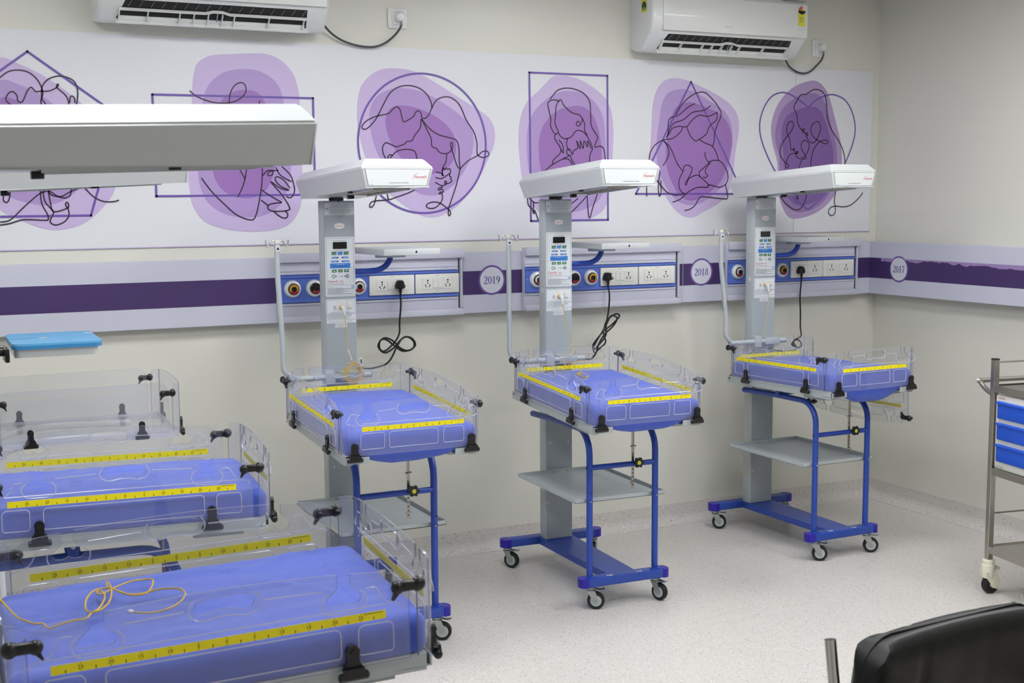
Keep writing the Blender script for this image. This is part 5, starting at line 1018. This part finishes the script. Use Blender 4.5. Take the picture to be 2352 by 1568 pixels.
c3 = [(4.417, 1.169), (4.425, 1.075), (4.421, 1.005), (4.419, .958), (4.393, .936), (4.376, .913), (4.406, .895), (4.429, .915), (4.411, .937), (4.382, .925), (4.394, .893), (4.374, .881), (4.33, .878)]
pts = [(4.416, 5.39, 1.258)]+bulge([(x, 5.40, z) for x, z in c3], 5.40, .012)+[(4.20, 5.34, .90), (4.09, 5.29, .93)]
cordthing('power_cord', 'black power cord hanging straight down by the warmer nearest the corner', pts, .0042, M['blackcord'], plug3(4.416, 1.310))
def in_w(key, pts, bed=None):
    mm = t_matrix(*POSE[key]) @ (bed_matrix(*bed) if bed else Matrix.Identity(4)); return [tuple(mm @ Vector(p)) for p in pts]
def probe_plug(key):
    def f(t, I):
        p = in_w(key, [(0, -.012, 1.256), (0, -.026, 1.256), (.003, -.030, 1.247), (.006, -.030, 1.222)])
        b = MB(); b.tube(p, .005, M['outwhite'], 10, rs=[.0065, .0070, .0065, .0035]); b.build('connector', t, I, label='white angled connector')
    return f
random.seed(9)
coil = []
for k in range(100):
    a = k*.50; q = int(a/(2*pi)); random.seed(q*7+1); ex, ez, er, et = random.uniform(-.007, .007), random.uniform(-.007, .007), random.uniform(.028, .043), random.uniform(.8, 1.15)
    coil.append((.025+ex+er*cos(a)*et, -.075-.0025*sin(k*.9), .983+ez+er*sin(a)/et))
def coil_tag(t, I):
    b = MB(); b.prism(in_w('1', [(.052, -.082, 1.018), (.064, -.082, 1.020), (.060, -.080, 1.052), (.048, -.080, 1.050)]), (0, -.0006, 0), M['outwhite']); b.prism(in_w('1', [(.053, -.0835, 1.026), (.060, -.0835, 1.027), (.058, -.082, 1.044), (.051, -.082, 1.043)]), (0, -.0003, 0), M['txt']); b.build('paper_tag', t, I, label='white paper tag')
    b = MB(); b.tube(in_w('1', [(.013, -.040, 1.085), (.018, -.050, 1.060), (.022, -.060, 1.04)]), .0022, M['outwhite'], 8); b.build('sleeve', t, I, label='white cable sleeve')
cordthing('sensor_cable', 'yellow sensor cable wound in a coil at the head of the leftmost standing warmer', in_w('1', [(.006, -.030, 1.225), (.010, -.032, 1.16), (.014, -.040, 1.09), (.022, -.060, 1.04)]+coil), .0013, M['orange'], probe_plug('1'), extra=coil_tag, smooth=3)
cab2 = [(.0, -.05, 1.03)]+[(x, -v, .925+zz) for (x, v), zz in zip([(.012, .06), (-.012, .12), (-.02, .151), (.012, .09), (.031, .10), (.004, .13), (-.032, .162), (.042, .12), (.075, .13), (.08, .16), (.048, .18), (-.02, .285), (-.007, .249), (.001, .266), (-.023, .299), (-.042, .285), (-.017, .294), (-.004, .327), (-.015, .364), (-.033, .371), (-.042, .327), (-.043, .292), (-.044, .34), (-.037, .383), (-.05, .398), (-.062, .39)], [.05, .02, 0, .012, .02, .01, 0, .02, .03, .02, .005, 0, 0, .004, .002, 0, .006, .003, .006, .002, 0, .006, .004, .006, 0, 0])]
cordthing('sensor_cable', 'thin yellow sensor cable trailing onto the mattress of the middle warmer', in_w('2', [(.006, -.030, 1.225), (.012, -.032, 1.17), (.028, -.036, 1.10), (.036, -.040, 1.06), (.040, -.046, 1.03)])[0:]+in_w('2', [(.036, -.062, .990)])+in_w('2', cab2[1:], (.0523, .0039, -.0148, -.0079, .0103)), .0013, M['orange'], probe_plug('2'))
cordthing('sensor_cable', 'thin yellow sensor cable hanging down beside the corner warmer to below its shelf', in_w('3', [(.006, -.030, 1.225), (.002, -.032, 1.16), (-.012, -.034, 1.09), (-.030, -.034, 1.00), (-.085, -.03, .90), (-.105, -.02, .84), (-.118, -.02, .76), (-.10, -.02, .735), (-.082, -.02, .76), (-.088, -.02, .70), (-.098, -.02, .62), (-.105, -.02, .55), (-.092, -.010, .48), (-.0725, -.003, .43), (-.0725, -.003, .38), (-.085, -.008, .33), (-.115, -.010, .300), (-.145, -.010, .303)]), .0012, M['yellowc'], probe_plug('3'))
cabA = [(.198, .103), (.155, .11), (.082, .124), (.032, .137), (.004, .152), (-.019, .162), (-.023, .176), (-.045, .185), (-.042, .203), (-.035, .229), (-.028, .25), (-.003, .263), (.005, .275), (.048, .29), (.09, .297), (.11, .293), (.106, .283), (.097, .288), (.103, .302), (.118, .321), (.142, .352), (.15, .385), (.128, .394), (.085, .385), (.061, .37), (.063, .344), (.092, .324), (.117, .313), (.133, .299), (.116, .278), (.071, .261), (.029, .255), (.001, .261), (-.004, .272), (.013, .287), (.057, .303), (.106, .312), (.146, .312), (.164, .309), (.132, .308), (.112, .315), (.077, .332), (.067, .359), (.068, .401), (.053, .432), (.033, .44), (.011, .437), (-.026, .421), (-.049, .395), (-.049, .36), (-.033, .329)]
pa = in_w('A', [(u, -v, .9185+.004*abs(sin(i*.9))) for i, (u, v) in enumerate(cabA)], (-.0282, .0211, 0, 0, 0, -.0327))
cordthing('sensor_cable', 'orange sensor cable looped on the mattress of the nearest warmer, white tip', pa, .0017, M['orange'], extra=lambda t, I: (lambda b: (b.sphere(pa[-1], .0052, M['outwhite'], (1.2, 1, .8)), b.build('white_tip', t, I, label='white sensor tip')))(MB()))

# ---------------------------------------------------------------- steel drawer trolley, right
cart = thing('drawer_trolley', 'stainless steel trolley with three blue drawers, cut by the right edge', 'trolley', (4.21, 3.87, 0), radians(-100))
LX, LY = .72, .43
for px, py in ((0, 0), (LX, 0), (0, LY), (LX, LY)):
    b = MB(); b.box(px-.013, px+.013, py-.013, py+.013, .150, 1.012, M['steel'], bev=.002, seg=1); b.box(px-.0135, px+.0135, py-.0135, py+.0135, 1.010, 1.016, M['black'], bev=.002, seg=1); b.build('post', cart)
    b = MB(); b.lathe([(.020, .150), (.026, .146), (.026, .128), (.029, .126), (.029, .085), (.026, .070), (0, .070)], M['cream'], (px, py, 0), (0, 0, 1), 20)
    for s in (-1, 1): b.prism([(px+s*.020, py+q, z) for q, z in ((-.025, .10), (.030, .10), (.045, .05), (.030, .022), (.010, .030), (-.02, .07))], (s*.006, 0, 0), M['cream'])
    b.box(px-.018, px+.018, py+.028, py+.048, .104, .116, M['cream'], bev=.002); p = b.build('caster', cart)
    b = MB(); b.lathe([(0, -.015), (.034, -.015), (.038, -.008), (.038, .008), (.034, .015), (0, .015)], M['rubber'], (px, py+.012, .038), (1, 0, 0), 24); b.lathe([(.012, -.028), (.012, .028)], M['cream'], (px, py+.012, .040), (1, 0, 0), 14); b.build('wheel', p)
def shelf(name, z, rim):
    b = MB(); b.box(.013, LX-.013, .0, LY, z-.003, z, M['steel']); b.box(.013, LX-.013, -.012, -.008, z-rim, z+.004, M['steel']); b.box(.013, LX-.013, LY+.008, LY+.012, z-rim, z+.004, M['steel'])
    b.box(-.010, -.006, .013, LY-.013, z-rim, z+.004, M['steel']); b.box(LX+.006, LX+.010, .013, LY-.013, z-rim, z+.004, M['steel']); b.build(name, cart)
shelf('top_tray', .900, .026); shelf('middle_shelf', .548, .028); shelf('bottom_shelf', .206, .026)
b = MB(); b.tube(crom([(-.012, 0, .862), (-.06, 0, .88), (-.100, .004, .905), (-.108, .03, .907), (-.108, LY-.03, .907), (-.100, LY-.004, .905), (-.06, LY, .88), (-.012, LY, .862)], False, 4), .0105, M['steel'], 12); b.build('push_handle', cart)
b = MB(); b.cyl((0, .013, 1.0), (0, LY-.013, 1.0), .004, M['steel'], 8); b.cyl((0, LY, 1.0), (LX, LY, 1.0), .004, M['steel'], 8); b.cyl((LX, .013, 1.0), (LX, LY-.013, 1.0), .004, M['steel'], 8); b.build('guard_rail', cart)
b = MB(); b.cyl((0, .013, .35), (0, LY-.013, .35), .004, M['steel'], 8); b.cyl((0, LY, .35), (LX, LY, .35), .004, M['steel'], 8); b.build('lower_rail', cart)
b = MB(); b.box(.020, LX-.02, -.004, LY-.03, .552, .865, M['ivory'], bev=.003); b.text('ALKON', .013, M['red'], (.032, -.0045, .849), (1, 0, 0), (0, 0, 1)); b.text('SURGICAL WORKS', .0055, M['txt'], (.03, -.0045, .563), (1, 0, 0), (0, 0, 1)); b.text('MANUFACTURERS', .0055, M['txt'], (.03, -.0045, .5555), (1, 0, 0), (0, 0, 1)); b.build('drawer_cabinet', cart)
for z0, z1 in ((.768, .841), (.679, .750), (.585, .659)):
    b = MB(); b.box(.036, LX-.036, -.012, -.002, z0, z1, M['drawer'], bev=.003); d = b.build('drawer', cart)
    b = MB(); b.prism([(.036, -.012, z1-.001), (.036, -.019, z1-.003), (.036, -.019, z1-.009), (.036, -.012, z1-.012)], (LX-.072, 0, 0), M['drawer']); b.build('drawer_lip', d)
mon = MB()
mon.tube(crom([(.34, LY, .90), (.34, LY, 1.40), (.335, LY-.02, 1.495), (.30, LY-.05, 1.503), (.20, LY-.20, 1.503), (.168, LY-.26, 1.495), (.162, LY-.27, 1.47), (.165, LY-.27, 1.45)], False, 4), .006, M['chrome'], 10); mon.box(.15, .25, LY-.30, LY-.24, 1.435, 1.462, M['steel'], bev=.003); mon.build('bin_rail', cart)
mon = MB(); mon.box(.166, .30, LY-.28, LY-.276, 1.22, 1.34, M['outwhite']); mon.box(.18, .28, LY-.282, LY-.28, 1.32, 1.335, M['txt']); mon.cyl((.20, LY-.27, 1.44), (.20, LY-.278, 1.335), .002, M['steel'], 6); mon.build('hanging_card', cart)

# ---------------------------------------------------------------- black visitor chair, lower right
ch = thing('visitor_chair', 'black padded leather chair with chrome tube frame, its backrest top at lower right', 'chair', (1.855, 1.80, 0), radians(3))
def pad(w, h, d, rr_, bend, seams, puff, fm, m):
    b = MB(); nx, nz, ny = 36, 18, 4; idx = {}
    def vt(i, j, k):
        if (i, j, k) not in idx:
            x = (i/nx*2-1)*w/2; z = (j/nz*2-1)*h/2; y = (k/ny*2-1)*d/2
            # rounded silhouette corners
            R1 = rr_; cx = max(-w/2+R1, min(w/2-R1, x)); cz = max(-h/2+R1, min(h/2-R1, z)); dx, dz = x-cx, z-cz; L = max(abs(dx), abs(dz))
            if abs(dx) > 1e-6 and abs(dz) > 1e-6: s = L/math.hypot(dx, dz); x, z = cx+dx*s, cz+dz*s
            e = min(w/2-abs(x), h/2-abs(z)); t = min(1, max(0, e)/.035); prof_ = math.sqrt(1-(1-t)**2)
            yy = y*(.42+.58*prof_)
            for sx in seams: yy -= math.copysign(.003*math.exp(-((x-sx)/.006)**2), y) if abs(y) > d*.4 else 0
            yy += math.copysign(puff*noise.noise(Vector((x*9, z*9, 3))), y)*prof_
            z2 = z+.006*(1-(2*x/w)**2)*(z/h+.5); yy += bend*(2*x/w)**2
            idx[(i, j, k)] = b.bm.verts.new(fm @ Vector((x, yy, z2)))
        return idx[(i, j, k)]
    fs = []
    for k in (0, ny):
        for i in range(nx):
            for j in range(nz): fs.append(b.bm.faces.new((vt(i, j, k), vt(i+1, j, k), vt(i+1, j+1, k), vt(i, j+1, k))))
    for j in (0, nz):
        for i in range(nx):
            for k in range(ny): fs.append(b.bm.faces.new((vt(i, j, k), vt(i+1, j, k), vt(i+1, j, k+1), vt(i, j, k+1))))
    for i in (0, nx):
        for j in range(nz):
            for k in range(ny): fs.append(b.bm.faces.new((vt(i, j, k), vt(i, j+1, k), vt(i, j+1, k+1), vt(i, j, k+1))))
    b._set(fs, m); return b
bk = Matrix.Translation((0, .02, .674)) @ Matrix.Rotation(radians(9), 4, 'X')
p = pad(.49, .40, .075, .068, -.012, (-.11, .075), .003, bk, M['leather']).build('backrest', ch, smooth=70)
b = MB(); o = [(x, z) for x, z in rrect(-.243, .243, -.198, .202, .068, 6)]
b.tube([bk @ Vector((x, .004-.012*(2*x/.49)**2, z+.008*(1-(2*x/.49)**2)*(z/.4+.5))) for x, z in o+[o[0]]], .0022, M['leather'], 6); b.build('piping', p)
sk = Matrix.Translation((0, -.24, .455)) @ Matrix.Rotation(radians(90), 4, 'X')
pad(.49, .46, .07, .05, 0, (-.11, .075), .003, sk, M['leather']).build('seat', ch, smooth=70)
for s in (-1, 1):
    b = MB(); x = s*.268+(.02 if s > 0 else 0)
    b.tube(crom([(x, .045, .865), (x, .020, .70), (x, -.02, .45), (x, -.01, .20), (x, .05, .02), (x, -.05, .013), (x, -.40, .013), (x, -.46, .03), (x, -.46, .30), (x, -.44, .60), (x, -.38, .65), (x, -.05, .64), (x, .005, .635)], False, 5), .0115, M['chrome'], 12); b.build('side_frame', ch)
    b = MB(); b.box(x-.022, x+.022, -.36, -.08, .648, .672, M['leather'], bev=.008); b.build('armrest', ch)
b = MB(); b.cyl((-.268, -.02, .42), (.268, -.02, .42), .010, M['chrome'], 10); b.cyl((-.268, -.445, .42), (.268, -.445, .42), .010, M['chrome'], 10); b.build('cross_tube', ch)
bpy.context.view_layer.update()
